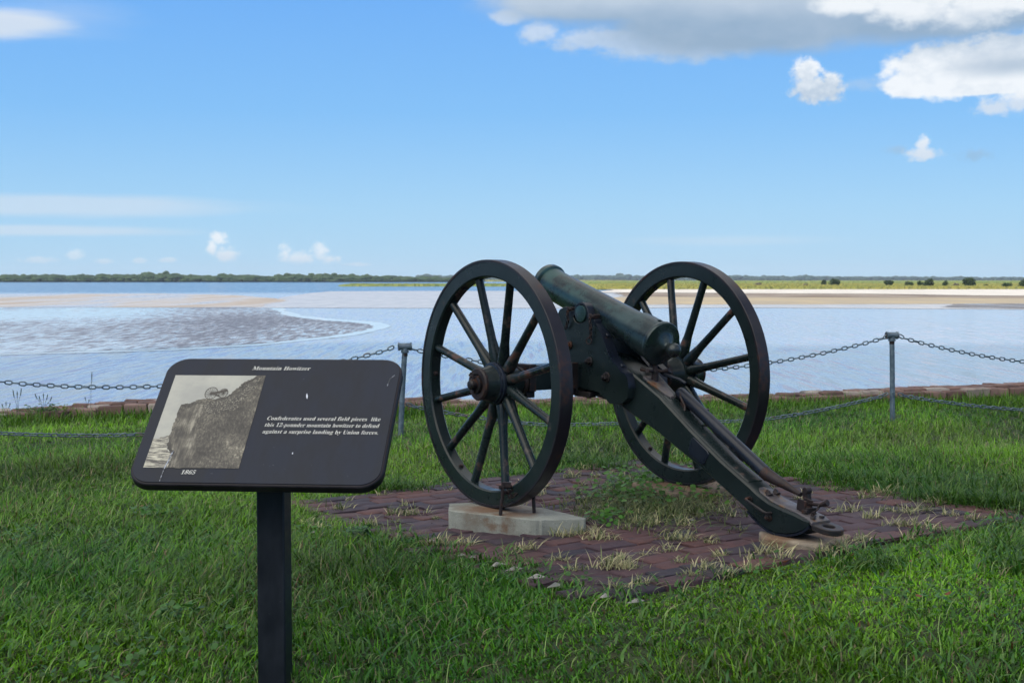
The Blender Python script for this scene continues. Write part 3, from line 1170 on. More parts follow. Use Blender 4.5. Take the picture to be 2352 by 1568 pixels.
# crumbs of white mortar left along the near edge and on the bricks
m_, q, b, oc = mat('old mortar')
b.inputs['Base Color'].default_value = (0.27, 0.26, 0.24, 1)
b.inputs['Roughness'].default_value = 0.9
bump(q, b, q.noise(oc, 80, 4, 0.6), 0.6, 0.006)
M_mortar = m_
bm = bmesh.new()
for (u, v, s) in [(683, 1158, 0), (1060, 1265, .05), (1140, 1292, .10), (1180, 1303, .09), (1085, 1271, .04), (1232, 1324, .11), (870, 1238, .05), (720, 1203, .05),
                  (1275, 1345, .10), (990, 1229, .05), (1015, 1232, .06), (1390, 1373, .08), (1460, 1388, .08), (1150, 1040, .04), (1170, 1101, .04), (1360, 1122, .05), (1300, 1166, .035),
                  (1590, 1205, .03), (1588, 1195, .02), (1430, 1244, .02)]:
    if s == 0:
        continue
    p = P(u, v, .06)
    p.z = padz(p.x, p.y) + .004
    n = 9
    ring = [bm.verts.new(p + AX * math.cos(2 * math.pi * k / n) * s * .36 * rr.uniform(.5, 1.3) + FW * math.sin(2 * math.pi * k / n) * s * .11 * rr.uniform(.5, 1.3)) for k in range(n)]
    tp = bm.verts.new(p + Vector((0, 0, s * .10 + .003)))
    for k in range(n):
        bm.faces.new((ring[k], ring[(k + 1) % n], tp))
obj('mortar', bm, M_mortar, paving)


# ------------------------------------------------------------------ concrete blocks
def block(name, poly, zt, zb, m, label, bev=.012):
    c = sum((Vector(p) for p in poly), Vector()) / len(poly)
    e = empty(name, (c.x, c.y, zb))
    tag(e, label, 'concrete block')
    bm = bmesh.new()
    sub = []
    for i in range(len(poly)):
        a, b_ = Vector(poly[i]), Vector(poly[(i + 1) % len(poly)])
        for k in range(4):
            t = k / 4
            j = Vector((random.uniform(-1, 1), random.uniform(-1, 1), 0)) * (.003 if k else 0)
            sub.append(a.lerp(b_, t) + j)
    add_prism(bm, [(p.x - c.x, p.y - c.y) for p in sub], -.05, zt - zb, lambda z, p: Vector((p[0], p[1], z)))
    o = obj('slab', bm, m, e, smooth=40, bevel=bev, seg=3)
    return e


c1 = Vector((0, 5.22, 0))
M_con1 = concrete('grey concrete', (0.27, 0.28, 0.245), (0.17, 0.18, 0.16), [((-0.02, 0.11, 0.07), 0.17), ((0.03, -0.05, 0.07), 0.12), ((-.13, .07, .07), .14), ((-0.06, -0.06, 0.03), 0.05)])
blk1 = block('wheel_block', [(-.245, 5.255, 0), (-.22, 5.225, 0), (.085, 5.035, 0), (.115, 5.035, 0), (.268, 5.055, 0), (.275, 5.08, 0), (.13, 5.30, 0), (-.06, 5.47, 0), (-.25, 5.41, 0)],
             .111, .045, M_con1, 'pale grey concrete block with a rust stain under the near cannon wheel')
# far wheel's block
M_con2 = concrete('brown concrete', (0.24, 0.17, 0.11), (0.15, 0.11, 0.08), [((-0.05, 0.0, 0.05), 0.25)])
pts2 = [L2W(.82, -.16), L2W(1.30, -.22), L2W(1.32, .16), L2W(.88, .18)]
block('wheel_block', [(p.x, p.y, 0) for p in pts2], .111, .055, M_con2, 'low tan concrete block half grown over under the far cannon wheel')
M_con3 = concrete('tan concrete', (0.27, 0.22, 0.16), (0.17, 0.14, 0.11), [((0.05, 0.02, 0.03), 0.17), ((-.1, 0, .03), .12)])
pts3 = [P(1748, 1232, .113), P(1876, 1252, .113), P(1946, 1236, .113), P(1955, 1226, .113), L2W(.70, -1.18), L2W(.50, -.98)]
block('trail_block', [(p.x, p.y, 0) for p in pts3], .1135, .07, M_con3, 'small rust stained concrete block under the tail end of the cannon trail', .010)

# ------------------------------------------------------------------ the howitzer
how = empty('howitzer', W0, YAW)
tag(how, 'dark green mountain howitzer on its two wheeled carriage', 'cannon')
MX = 0.532
RW = 0.4826


def wheel(xf, out, label=None):
    """xf: x of the camera side face; out: -1 hub points to -x, +1 to +x"""
    e = bpy.data.objects.new('wheel', None)
    xc = xf + .0275
    # the rim (felloes) is the part itself
    bm = bmesh.new()
    ro, ri = RW - .011, RW - .068
    n = 96
    prof = [(-.0265, ro), (-.0265, ri + .006), (-.0205, ri), (.0205, ri), (.0265, ri + .006), (.0265, ro)]
    rings = []
    for k in range(n):
        a = 2 * math.pi * k / n
        rings.append([bm.verts.new((x, r * math.sin(a), r * math.cos(a))) for (x, r) in prof])
    for k in range(n):
        p_, q_ = rings[k], rings[(k + 1) % n]
        for i in range(len(prof)):
            j = (i + 1) % len(prof)
            bm.faces.new((p_[i], p_[j], q_[j], q_[i]))
    w = obj('wheel', bm, M_green, how)
    w.location = (xc, 0, RW)
    bm = bmesh.new()
    prof = [(-.0285, ro + .0005), (-.0285, RW - .002), (-.0265, RW), (.0265, RW), (.0285, RW - .002), (.0285, ro + .0005)]
    rings = []
    for k in range(n):
        a = 2 * math.pi * k / n
        rings.append([bm.verts.new((x, r * math.sin(a), r * math.cos(a))) for (x, r) in prof])
    for k in range(n):
        p_, q_ = rings[k], rings[(k + 1) % n]
        for i in range(len(prof)):
            j = (i + 1) % len(prof)
            bm.faces.new((p_[i], p_[j], q_[j], q_[i]))
    obj('tyre', bm, M_tyre, w)
    # spokes, slightly dished: the hub end lies further in
    hx = -out * .036
    for k in range(12):
        a = R(12.7 + 30 * k)
        d = Vector((0, math.sin(a), math.cos(a)))
        s_ = Vector((0, math.cos(a), -math.sin(a)))
        bm = bmesh.new()
        prev = None
        for (r, xx, hw, hd) in ((.060, hx, .0150, .022), (.085, hx * .97, .0215, .023), (.105, hx * .93, .0215, .0225), (.135, hx * .84, .0185, .0205), (.17, hx * .74, .0170, .0185),
                                (.25, hx * .5, .0160, .0175), (.36, hx * .2, .0155, .0165), (.425, 0, .0165, .0165)):
            c = d * r + Vector((xx, 0, 0))
            cur_ = []
            for i in range(12):
                t = 2 * math.pi * (i + .5) / 12
                # oval section with a soft ridge on the face side
                cx, cy = math.cos(t), math.sin(t)
                p4 = (abs(cx) ** 3 + abs(cy) ** 3) ** (1 / 3) if r < .15 else 1.0
                cur_.append(bm.verts.new(c + s_ * hw * cx / (p4 if p4 else 1) + Vector((1, 0, 0)) * hd * cy / (p4 if p4 else 1)))
            if prev:
                for i in range(12):
                    j = (i + 1) % 12
                    bm.faces.new((prev[i], prev[j], cur_[j], cur_[i]))
            prev = cur_
        bm.faces.new(prev)
        sp = obj('spoke', bm, M_spoke, w, smooth=60)
    # hub in pieces that look different
    def lt(name, prof, m, nn=40):
        bm = bmesh.new()
        add_lathe(bm, (0, 0, 0), (out, 0, 0), prof, nn)
        return obj(name, bm, m, w, smooth=30)
    lt('hub', [(-.13, .0), (-.13, .05), (-.115, .056), (-.075, .066), (-.062, .072), (-.060, .079), (-.012, .079), (-.004, .0775), (.012, .071), (.030, .0655), (.045, .063), (.058, .0615), (.058, .0)], M_green)
    lt('hub_band', [(-.013, .076), (-.013, .0835), (-.003, .0835), (-.001, .079), (.008, .078), (.010, .070)], M_black)
    lt('hub_band', [(-.135, .04), (-.135, .0585), (-.118, .0600), (-.116, .05)], M_iron)
    lt('axle_nut', [(.056, .0625), (.066, .0640), (.0715, .058), (.0715, .0405), (.066, .0395), (.066, 0)], M_rust)
    lt('axle_end', [(.060, .034), (.079, .034), (.081, .030), (.081, .0205), (.101, .0195), (.107, .014), (.109, 0)], M_iron, 24)
    bm = bmesh.new()
    add_tube(bm, [(out * .088, .0, -.036), (out * .088, 0, .040)], .0055, 8)
    add_tube(bm, [(out * .088, -.002, .040), (out * .092, .010, .045), (out * .096, .014, .036), (out * .094, .004, .028)], .004, 6)
    obj('linchpin', bm, M_rust, w)
    # bolts through the rim
    for k in range(6):
        a = R(12.7 + 60 * k + 15)
        bm = bmesh.new()
        d = Vector((0, math.sin(a), math.cos(a)))
        add_lathe(bm, d * (ri + .002), -d, [(0, .011), (.004, .011), (.004, .008), (.011, .0075), (.013, .004), (.013, 0)], 10)
        obj('bolt', bm, M_rust, w)
    return w


w_near = wheel(0.0, -1)
w_far = wheel(1.009, 1)

# barrel, lofted round its own axis
EL = R(18.0)
bdir = Vector((0, math.cos(EL), math.sin(EL)))
cb = Vector((MX, -.418, .642))     # centre of the base ring
bm = bmesh.new()
prof = [(-.105, 0.0)]
# cascabel knob
kc, kr = -.077, .0285
for i in range(1, 10):
    a = math.pi * i / 12
    prof.append((kc - kr * math.cos(a), kr * math.sin(a)))
prof += [(-.050, .0180), (-.044, .0172), (-.038, .020), (-.030, .033), (-.022, .043), (-.016, .055), (-.013, .072), (-.010, .0845),
         (-.006, .0872), (.007, .0872), (.0105, .0850), (.012, .0805), (.128, .0795), (.1305, .0795), (.1325, .0770), (.1330, .0700),
         (.137, .0706), (.16, .0712), (.40, .0690), (.66, .0665), (.700, .0670), (.715, .0680), (.735, .0695), (.738, .0690), (.740, .0740), (.744, .0785), (.764, .0785), (.769, .0765),
         (.771, .070), (.770, .0587), (.764, .0587), (.55, .0585), (.55, 0)]
add_lathe(bm, (0, 0, 0), (0, 1, 0), prof, 72, up=(0, 0, 1))
bar = obj('barrel', bm, M_bronze, how, smooth=38)
bar.location = cb
bar.rotation_euler = (EL, 0, 0)
# trunnions
s_tr = 0.385
tz = -.012
for sx in (-1, 1):
    bm = bmesh.new()
    add_lathe(bm, (sx * .055, s_tr, tz), (sx, 0, 0), [(0, .046), (.018, .046), (.022, .0445), (.0225, .0345), (.050, .0345), (.052, .0335), (.0525, .031), (.0525, 0)], 36)
    obj('trunnion', bm, M_bronze, bar)
bm = bmesh.new()
add_lathe(bm, (0, .035, .078), (0, 0, 1), [(-.01, .008), (.006, .008), (.006, .004), (.004, .003), (-.004, 0)], 12)
obj('vent', bm, M_bronze, bar)

# trail (stock)
top = [(.07, .600), (-.18, .585), (-.33, .522), (-.466, .443), (-.637, .331), (-.803, .232), (-.945, .160), (-.985, .137), (-1.039, .114), (-1.095, .101), (-1.155, .091), (-1.225, .074)]
bot = [(-1.229, .052), (-1.205, .034), (-1.175, .020), (-1.128, .009), (-1.08, .005), (-1.04, .012), (-1.0, .028), (-.96, .052), (-.919, .079), (-.865, .107), (-.693, .195), (-.572, .249), (-.408, .325), (-.236, .399), (-.05, .425), (.07, .43)]


def hw_at(y):
    return float(np.interp(y, [-1.3, -.46, -.30, .2], [.050, .050, .070, .078]))


def loft_profile(bm, top, bot, cuts, hwf, inset=0.0):
    """solid between an upper and a lower line, with a half width that changes along it"""
    ty = [p[0] for p in top][::-1]
    tzv = [p[1] for p in top][::-1]
    by = [p[0] for p in bot]
    bz = [p[1] for p in bot]
    prev = None
    for y in cuts:
        zt = float(np.interp(y, ty, tzv)) + inset
        zb = float(np.interp(y, by, bz)) - inset
        h = hwf(y)
        c = min(.008, abs(zt - zb) * .25)
        ring = [(MX - h, zb + c), (MX - h, zt - c), (MX - h + c * .8, zt - c * .15), (MX - h + c * 1.6, zt), (MX + h - c * 1.6, zt), (MX + h - c * .8, zt - c * .15), (MX + h, zt - c), (MX + h, zb + c), (MX + h - c, zb), (MX - h + c, zb)]
        cur_ = [bm.verts.new((x, y, z)) for (x, z) in ring]
        if prev:
            for i in range(len(ring)):
                j = (i + 1) % len(ring)
                bm.faces.new((prev[i], prev[j], cur_[j], cur_[i]))
        else:
            bm.faces.new(cur_)
        prev = cur_
    bm.faces.new(prev[::-1])


cuts = sorted(set([p[0] for p in top] + [p[0] for p in bot if p[0] > -1.229] + [-.55, -.7, -.47, -.46, -.3]))
cuts[0] = -1.229
bm = bmesh.new()
loft_profile(bm, top, bot, cuts, hw_at)
trail = obj('trail', bm, M_green, how, smooth=28)
# raised upper strip along the trail
bm = bmesh.new()
loft_profile(bm, [(-.47, .4445), (-.637, .3345), (-.803, .2355), (-.93, .1705)], [(-.93, .160), (-.803, .22), (-.637, .32), (-.47, .43)], [-.93, -.803, -.637, -.47], lambda y: .036)
obj('trail_top_strip', bm, M_spoke, trail)
# iron shoe under the tail and the lunette ring
bm = bmesh.new()
shoe = [(-1.229, .052), (-1.205, .034), (-1.175, .020), (-1.128, .009), (-1.08, .005), (-1.04, .012), (-1.0, .028), (-.96, .052), (-.94, .066)]
n = len(shoe)
for a, b_ in zip(shoe, shoe[1:]):
    pass
outl = [(y, z) for (y, z) in shoe] + [(y - .0, z - .006) for (y, z) in shoe[::-1]]
outl = [(y, z + .004) for (y, z) in shoe] + [(y - .002, z - .004) for (y, z) in shoe[::-1]]
add_prism(bm, outl, MX - .0525, MX + .0525, YZ)
obj('shoe', bm, M_black, trail)
bm = bmesh.new()
# lunette: plate running back into a flat ring with a round eye
cyl = -1.262
cz_ = .056


def lun_pt(a, r):
    return (r * math.cos(a), cyl + r * math.sin(a))


n = 36
outer, inner = [], []
for k in range(n):
    a = 2 * math.pi * k / n
    x, y = .047 * math.cos(a), .047 * math.sin(a) * 1.05
    if y > 0:          # widen towards the trail
        x = math.copysign(min(.047, abs(x) + y * .35), x) if abs(x) > .01 else x
        y = y * 1.0
    outer.append((x, cyl + y - .012))
    inner.append((.021 * math.cos(a), cyl - .012 + .021 * math.sin(a)))
rows = []
for (ring, z) in ((outer, cz_ + .004), (outer, cz_ - .016), (inner, cz_ - .016), (inner, cz_ + .004)):
    rows.append([bm.verts.new((MX + x, y, z + (y - cyl) * .16)) for (x, y) in ring])
for i in range(4):
    a, b_ = rows[i], rows[(i + 1) % 4]
    for k in range(n):
        l = (k + 1) % n
        bm.faces.new((a[k], a[l], b_[l], b_[k]))
lun = obj('lunette', bm, M_iron, trail, bevel=.003)
bm = bmesh.new()
pl = [(-.95, .150), (-.985, .1400), (-1.039, .1175), (-1.095, .1045), (-1.155, .0945), (-1.215, .0795), (-1.240, .066)]
loft_profile(bm, [(y, z + .004) for (y, z) in pl], [(y, z - .012) for (y, z) in pl[::-1]], [p[0] for p in pl[::-1]],
             lambda y: float(np.interp(y, [-1.24, -1.17, -1.0, -.965, -.95], [.046, .040, .036, .030, .012])))
tp = obj('trail_plate', bm, M_plate, trail, smooth=25)


def bolt(c, d, r, h, m, parent, square=True, name='bolt', washer=True):
    bm = bmesh.new()
    if washer:
        add_lathe(bm, c, d, [(0, r * 1.5), (h * .25, r * 1.5), (h * .28, r * 1.4), (h * .28, 0)], 18)
    B = basis(d)
    cc = Vector(c) + Vector(d).normalized() * h * .6
    if square:
        add_box(bm, cc, (r * 1.5, r * 1.5, h * .8), B @ Matrix.Rotation(.5, 3, 'Z'))
        add_lathe(bm, c, d, [(h * .9, r * .55), (h * 1.25, r * .55), (h * 1.35, r * .4), (h * 1.35, 0)], 10)
    else:
        add_lathe(bm, c, d, [(h * .2, r), (h * .6, r * .9), (h * .9, r * .55), (h, 0)], 14)
    return obj(name, bm, m, parent, bevel=.001)


upn = Vector((0, .42, .9)).normalized()
bolt((MX - .017, -1.012, .129), upn, .0105, .016, M_rust, trail)
bolt((MX + .022, -1.012, .129), upn, .0105, .016, M_rust, trail)
bolt((MX - .022, -1.222, .078), (0, .15, 1), .012, .007, M_iron, trail, False, 'rivet', False)
bolt((MX + .022, -1.222, .078), (0, .15, 1), .012, .007, M_iron, trail, False, 'rivet', False)
# side handle
bm = bmesh.new()
xh = MX - .052
add_tube(bm, [(xh, -.955, .118), (xh - .022, -.957, .116), (xh - .027, -.966, .112), (xh - .027, -1.045, .083), (xh - .022, -1.056, .079), (xh, -1.058, .077)], .0052, 8)
add_lathe(bm, (xh + .002, -.955, .112), (-1, 0, 0), [(0, .012), (.006, .012), (.006, 0)], 14)
obj('handle', bm, M_iron, trail)
bolt((MX - .050, -1.045, .060), (-1, 0, 0), .010, .014, M_iron, trail)
# black lock plate wrapped round the trail side
bm = bmesh.new()
pp = [(-.660, .305), (-.735, .262), (-.745, .250), (-.722, .212), (-.708, .205), (-.640, .238), (-.632, .250), (-.648, .298)]
add_prism(bm, pp, MX - .0535, MX - .045, YZ)
obj('side_plate', bm, M_black, trail, bevel=.003)
# rusty pintle bracket, hinge and short chain at the tail
bm = bmesh.new()
add_box(bm, (MX + .002, -1.172, .103), (.050, .045, .018), Matrix.Rotation(R(10), 3, 'X'))
add_box(bm, (MX - .020, -1.170, .118), (.008, .038, .036), Matrix.Rotation(R(10), 3, 'X'))
add_box(bm, (MX + .010, -1.170, .118), (.008, .038, .036), Matrix.Rotation(R(10), 3, 'X'))
add_box(bm, (MX + .028, -1.150, .135), (.020, .022, .050), Matrix.Rotation(R(-8), 3, 'X'))
add_lathe(bm, (MX + .015, -1.150, .160), (1, 0, 0), [(0, 0), (0, .013), (.024, .013), (.024, 0)], 14)
add_tube(bm, [(MX + .01, -1.175, .120), (MX + .012, -1.225, .122), (MX + .014, -1.255, .134)], [.006, .007, .012], 8)
add_box(bm, (MX - .022, -1.188, .098), (.018, .020, .012), Matrix.Rotation(R(14), 3, 'Z'))
br = obj('pintle_bracket', bm, M_rust, trail, bevel=.0015)
bm = bmesh.new()
add_chain(bm, [(MX + .012, -1.222, .122), (MX - .006, -1.225, .106), (MX - .012, -1.214, .092), (MX + .01, -1.205, .090)], L=.022, Wd=.015, r=.0026, n=5, k=5)
obj('chain', bm, M_rust, trail)

# handspike lying on the right side of the trail
bm = bmesh.new()
h0, h1, h2 = Vector((.566, -.488, .4575)), Vector((.566, -.945, .198)), Vector((.566, -1.100, .146))
add_tube(bm, [h0 + Vector((0, .004, .002)), h0, h0.lerp(h1, .02), h0.lerp(h1, .5), h1], [.014, .0205, .0225, .0235, .024], 18)
hs = obj('handspike', bm, M_black, how, smooth=50)
bm = bmesh.new()
hd = (h1 - h0).normalized()
add_tube(bm, [h1 - hd * .006, h1 + hd * .01, h1.lerp(h2, .5), h1.lerp(h2, .92), h2, h2 + Vector((0, -.016, -.004))], [.0245, .0238, .0175, .0105, .009, .009], 16)
obj('iron_tip', bm, M_rust, hs, smooth=50)
bm = bmesh.new()
a0 = h0.lerp(h1, .07)
add_tube(bm, [a0 + Vector((-.024, 0, .002)), a0 + Vector((-.012, .01, .022)), a0 + Vector((.012, .012, .022)), a0 + Vector((.026, 0, -.004)), a0 + Vector((.016, -.01, -.03))], .004, 6)
add_tube(bm, [a0 + Vector((-.024, 0, .002)), a0 + Vector((-.026, -.012, -.012)), a0 + Vector((-.02, -.02, -.032)), a0 + Vector((-.03, -.03, -.050))], .005, 6)
add_box(bm, a0 + Vector((0, -.012, -.032)), (.05, .012, .03), Matrix.Rotation(R(-30), 3, 'X'))
obj('hook', bm, M_rust, hs)
bm = bmesh.new()
add_tube(bm, [(MX + .05, -.62, .335), (MX + .05, -.62, .395)], .005, 8)
add_lathe(bm, (MX + .05, -.62, .39), (0, -.3, 1), [(0, .01), (.012, .01), (.012, 0)], 10)
obj('pin', bm, M_iron, trail)

# cheeks
ck = [(.120, .735), (.098, .765), (.060, .778), (.025, .772), (.010, .752), (.004, .732), (-.006, .719), (-.022, .7125), (-.038, .712), (-.055, .716), (-.068, .727), (-.082, .7345),
      (-.100, .733), (-.125, .7225), (-.150, .700), (-.180, .664), (-.203, .628), (-.225, .589), (-.248, .566), (-.276, .547), (-.300, .527), (-.322, .521), (-.338, .505),
      (-.345, .47), (-.335, .425), (-.300, .402), (-.226, .399), (-.201, .418), (-.156, .440), (-.084, .446), (0.0, .440), (.085, .440), (.105, .50), (.118, .60), (.122, .70)]
for sx in (-1, 1):
    bm = bmesh.new()
    xo = MX + sx * .100
    xi = MX + sx * .066
    add_prism(bm, ck, min(xo, xi), max(xo, xi), YZ)
    c = obj('cheek', bm, M_green, how, smooth=30, bevel=.003)
    # iron strap over the upper edge
    bm = bmesh.new()
    st = ck[9:24]
    outl = [(y, z + .0035) for (y, z) in st] + [(y, z - .003) for (y, z) in st[::-1]]
    add_prism(bm, outl, min(xo - sx * -.001, xi - sx * .012), max(xo - sx * -.001, xi - sx * .012), YZ)
    obj('edge_strap', bm, M_black, c, smooth=40)
    # trunnion bed rim
    tc_ = Vector((0, -.033 + 0, .754))
    # cap square over the trunnion
    bm = bmesh.new()
    cy, cz = cb.y + bdir.y * s_tr - bdir.z * tz * 1.0 + 0.0, cb.z + bdir.z * s_tr + bdir.y * tz
    arc_o, arc_i = [], []
    for k in range(0, 17):
        a = R(-8 + 196 * k / 16)
        arc_o.append((cy + .047 * math.cos(a), cz + .047 * math.sin(a)))
        arc_i.append((cy + .0365 * math.cos(a), cz + .0365 * math.sin(a)))
    outl = [(cy + .085, cz - .012), (cy + .083, cz + .006)] + [(cy + .052, cz + .010)] + arc_o[2:-2] + [(cy - .052, cz - .006), (cy - .088, cz - .022), (cy - .092, cz - .037), (cy - .05, cz - .022)] + arc_i[::-1] + [(cy + .05, cz - .012)]
    add_prism(bm, outl, min(xo + sx * .003, xi), max(xo + sx * .003, xi), YZ)
    cap = obj('cap_square', bm, M_black, c, smooth=35, bevel=.0015)
    for (dy, dz) in ((.072, .012), (-.075, -.014)):
        bm = bmesh.new()
        pc = Vector(((xo + xi) / 2, cy + dy, cz + dz))
        add_box(bm, pc, (.030, .010, .026), Matrix.Rotation(R(15), 3, 'X'))
        add_tube(bm, [pc + Vector((sx * .035, 0, .006)), pc + Vector((sx * -.012, 0, .0))], .0065, 8)
        add_tube(bm, [pc + Vector((sx * .030 + 0, .010 * math.cos(t), .010 * math.sin(t) + .004)) for t in np.linspace(0, 2 * math.pi, 13)[:-1]], .0028, 6, closed=True)
        obj('cap_key', bm, M_rust, c)
        bm = bmesh.new()
        L_ = .075 if dy > 0 else .085
        add_chain(bm, [pc + Vector((sx * .034, 0, .0)), pc + Vector((sx * .032, -.004, -L_ * .5)), pc + Vector((sx * .026, (.020 if dy > 0 else .004), -L_))], L=.021, Wd=.014, r=.0026, n=5, k=5)
        if dy < 0:
            ec = pc + Vector((sx * .028, .012, -L_ - .008))
            add_tube(bm, [ec + Vector((sx * .004 * math.cos(t), .012 * math.cos(t), .013 * math.sin(t))) for t in np.linspace(0, 2 * math.pi, 17)[:-1]], .003, 6, closed=True)
        obj('key_chain', bm, M_rust, c)
    # through bolts
    for (y, z, r) in ((-.104, .560, .0125), (-.212, .503, .0140), (.030, .620, .0125)):
        bolt((xo, y, z), (sx, 0, 0), r, .020, M_iron, c)
    bolt((xi - sx * -.01, -.188, .668), (0, -.8, .6), .010, .006, M_black, c, False, 'rivet', False)
    bolt((xi - sx * -.01, -.280, .552), (0, -.6, .8), .010, .006, M_black, c, False, 'rivet', False)

# axletree: wooden bolster round the iron axle, with straps
bm = bmesh.new()
add_box(bm, (MX, .0, .500), (.72, .098, .100))
axl = obj('axle', bm, M_green, how, bevel=.006)
bm = bmesh.new()
add_lathe(bm, (-.02, 0, RW), (1, 0, 0), [(0, .024), (MX * 2 + .04, .024)], 20)
obj('axle_bar', bm, M_iron, axl)
for sx in (-1, 1):
    for d in (.345, .135):
        bm = bmesh.new()
        add_box(bm, (MX + sx * d, 0, .500), (.034, .106, .108))
        add_box(bm, (MX + sx * d, 0, .434), (.042, .075, .026))
        obj('axle_strap', bm, M_iron, axl, bevel=.003)
    bm = bmesh.new()
    add_box(bm, (MX + sx * .085, -.055, .425), (.035, .10, .022))
    add_lathe(bm, (MX + sx * .085, -.08, .43), (0, 0, -1), [(0, .013), (.018, .013), (.02, .009), (.02, 0)], 12)
    obj('under_strap', bm, M_iron, axl, bevel=.003)

# elevating screw with its four armed handle, and its bed plate
bm = bmesh.new()
pl2 = [(-.36, .512), (-.395, .492), (-.43, .472), (-.465, .452), (-.488, .440)]
loft_profile(bm, [(y, z + .002) for (y, z) in pl2], [(y, z - .012) for (y, z) in pl2[::-1]], [p[0] for p in pl2[::-1]],
             lambda y: float(np.interp(y, [-.488, -.478, -.44, -.40, -.36], [.010, .019, .021, .036, .040])))
obj('screw_plate', bm, M_plate, trail, smooth=25)
bm = bmesh.new()
ec = Vector((MX, -.385, .525))
add_lathe(bm, ec, (0, 0, 1), [(-.04, .014), (.004, .014), (.004, .020), (.012, .020), (.012, .010), (.055, .010)], 16)
for k in range(4):
    a = R(20 + 90 * k)
    d = Vector((math.cos(a), math.sin(a), 0))
    add_tube(bm, [ec + Vector((0, 0, .008)), ec + d * .035 + Vector((0, 0, .009)), ec + d * .062 + Vector((0, 0, .014))], [.006, .0055, .009], 8)
obj('elevating_screw', bm, M_rust, how)
bm = bmesh.new()
add_box(bm, (MX + .052, -.352, .545), (.035, .11, .020), Matrix.Rotation(R(28), 3, 'X'))
add_tube(bm, [(MX + .03, -.40, .520), (MX + .075, -.44, .500), (MX + .082, -.47, .486)], .007, 8)
obj('screw_box', bm, M_black, how, bevel=.002)


# anchoring rods in the near block with a locking chain round a spoke
def rod(pa, pb, parent, name='anchor_rod'):
    o = Vector(parent.location)
    bm = bmesh.new()
    N = 8
    pts = [Vector(pa).lerp(Vector(pb), k / N) + Vector((random.uniform(-.0015, .0015), random.uniform(-.0015, .0015), 0)) - o for k in range(N + 1)]
    add_tube(bm, pts, .0068, 8)
    return obj(name, bm, M_rust, parent)


ra = P(1149, 1183, .111)
ra_top = Py(1156, 1131, ra.y)
ra_top2 = Py(1157, 1118, ra.y + .012)
r1 = rod(ra - Vector((0, 0, .02)), ra_top + Vector((0, 0, .035)), blk1)
rb = P(1226, 1177, .111)
r2 = rod(rb - Vector((0, 0, .02)), rb + Vector((0, 0, .11)), blk1)
bm = bmesh.new()
ct = ra_top + Vector((.006, .006, .012))
add_tube(bm, [ct + Vector((-.02, -.012, .008)), ct + Vector((.022, .01, .010)), ct + Vector((.03, .02, -.004)), ct + Vector((.012, .008, -.014)), ct + Vector((-.012, -.008, -.010))], .0075, 8)
add_box(bm, ct + Vector((.006, .0, .018)), (.034, .022, .018))
cs = Vector(Py(1160, 1130, ct.y))
path = [ct + Vector((.01, 0, .0)), Py(1172, 1142, ct.y), Py(1182, 1136, ct.y + .01), Py(1192, 1126, ct.y + .03), Py(1206, 1117, ct.y + .06)]
add_chain(bm, path, L=.024, Wd=.016, r=.0030, n=5, k=5)
lc = obj('lock_chain', bm, M_rust)
lc.data.transform(Matrix.Translation(-ra_top))
lc.location = ra_top
tag(lc, 'rusty shackle and short chain locking the near wheel to its anchor rod', 'chain')
rc = L2W(1.045, -.095, .0)
bm = bmesh.new()

# ------------------------------------------------------------------ the sign
SP = Vector((-0.883, 3.5523, 0.7961))
psi, tau, SW, SH = -0.0977, 0.707, 0.61, 0.4269
sa = Vector((math.cos(psi), math.sin(psi), 0))
nh = Vector((math.sin(psi), -math.cos(psi), 0))
sdv = nh * math.cos(tau) - Vector((0, 0, 1)) * math.sin(tau)     # downwards on the panel
sn = sdv.cross(sa).normalized()
if sn.z < 0:
    sn = -sn
sc_c = SP + sa * SW / 2 + sdv * SH / 2
sign = empty('information_sign', (sc_c.x, sc_c.y, 0), psi)
tag(sign, 'tilted dark information panel about a mountain howitzer on a square post in the lawn', 'sign')
BS = Matrix((sa, -sdv, sn)).transposed()      # panel frame: x right, y up the slope, z out
PM = Matrix.Translation(sc_c) @ BS.to_4x4()
INV = Matrix.Translation(sign.location).inverted()
INV = (Matrix.Translation(sign.location) @ Matrix.Rotation(psi, 4, 'Z')).inverted()


def panel_obj(name, bm, m, parent, zoff=0.0, **kw):
    bm.transform(INV @ PM @ Matrix.Translation((0, 0, zoff)))
    return obj(name, bm, m, parent, **kw)


def sign_mat(name, col, rough=0.4, scr=True):
    m, q, b, oc = mat(name)
    n1 = q.noise(q.mapping(oc, scale=(3, .7, 1.4)), 7, 6, 0.6)
    n2 = q.noise(oc, 90, 4, 0.6)
    c = q.mix(q.ss(n1, 0.35, 0.68), col + (1,), tuple(x * 1.5 + .003 for x in col) + (1,))
    if scr:
        c = q.mix(q.m('MULTIPLY', q.ss(n2, 0.70, 0.76), 0.25), c, (0.2, 0.2, 0.22, 1))
    q.link(c, b.inputs['Base Color'])
    q.link(q.ss(n1, 0.3, 0.7, rough - .08, rough + .12), b.inputs['Roughness'])
    b.inputs['Specular IOR Level'].default_value = 0.24
    return m


M_panel = sign_mat('sign panel', (0.009, 0.012, 0.021), 0.5)
M_frame = sign_mat('sign frame', (0.010, 0.008, 0.011), 0.42)
M_post = sign_mat('sign post', (0.008, 0.010, 0.015), 0.42)


def rrect(w, h, r, n=10):
    pts = []
    for (cx, cy, a0) in ((w / 2 - r, h / 2 - r, 0), (-w / 2 + r, h / 2 - r, 90), (-w / 2 + r, -h / 2 + r, 180), (w / 2 - r, -h / 2 + r, 270)):
        for k in range(n + 1):
            a = R(a0 + 90 * k / n)
            pts.append((cx + r * math.cos(a), cy + r * math.sin(a)))
    return pts


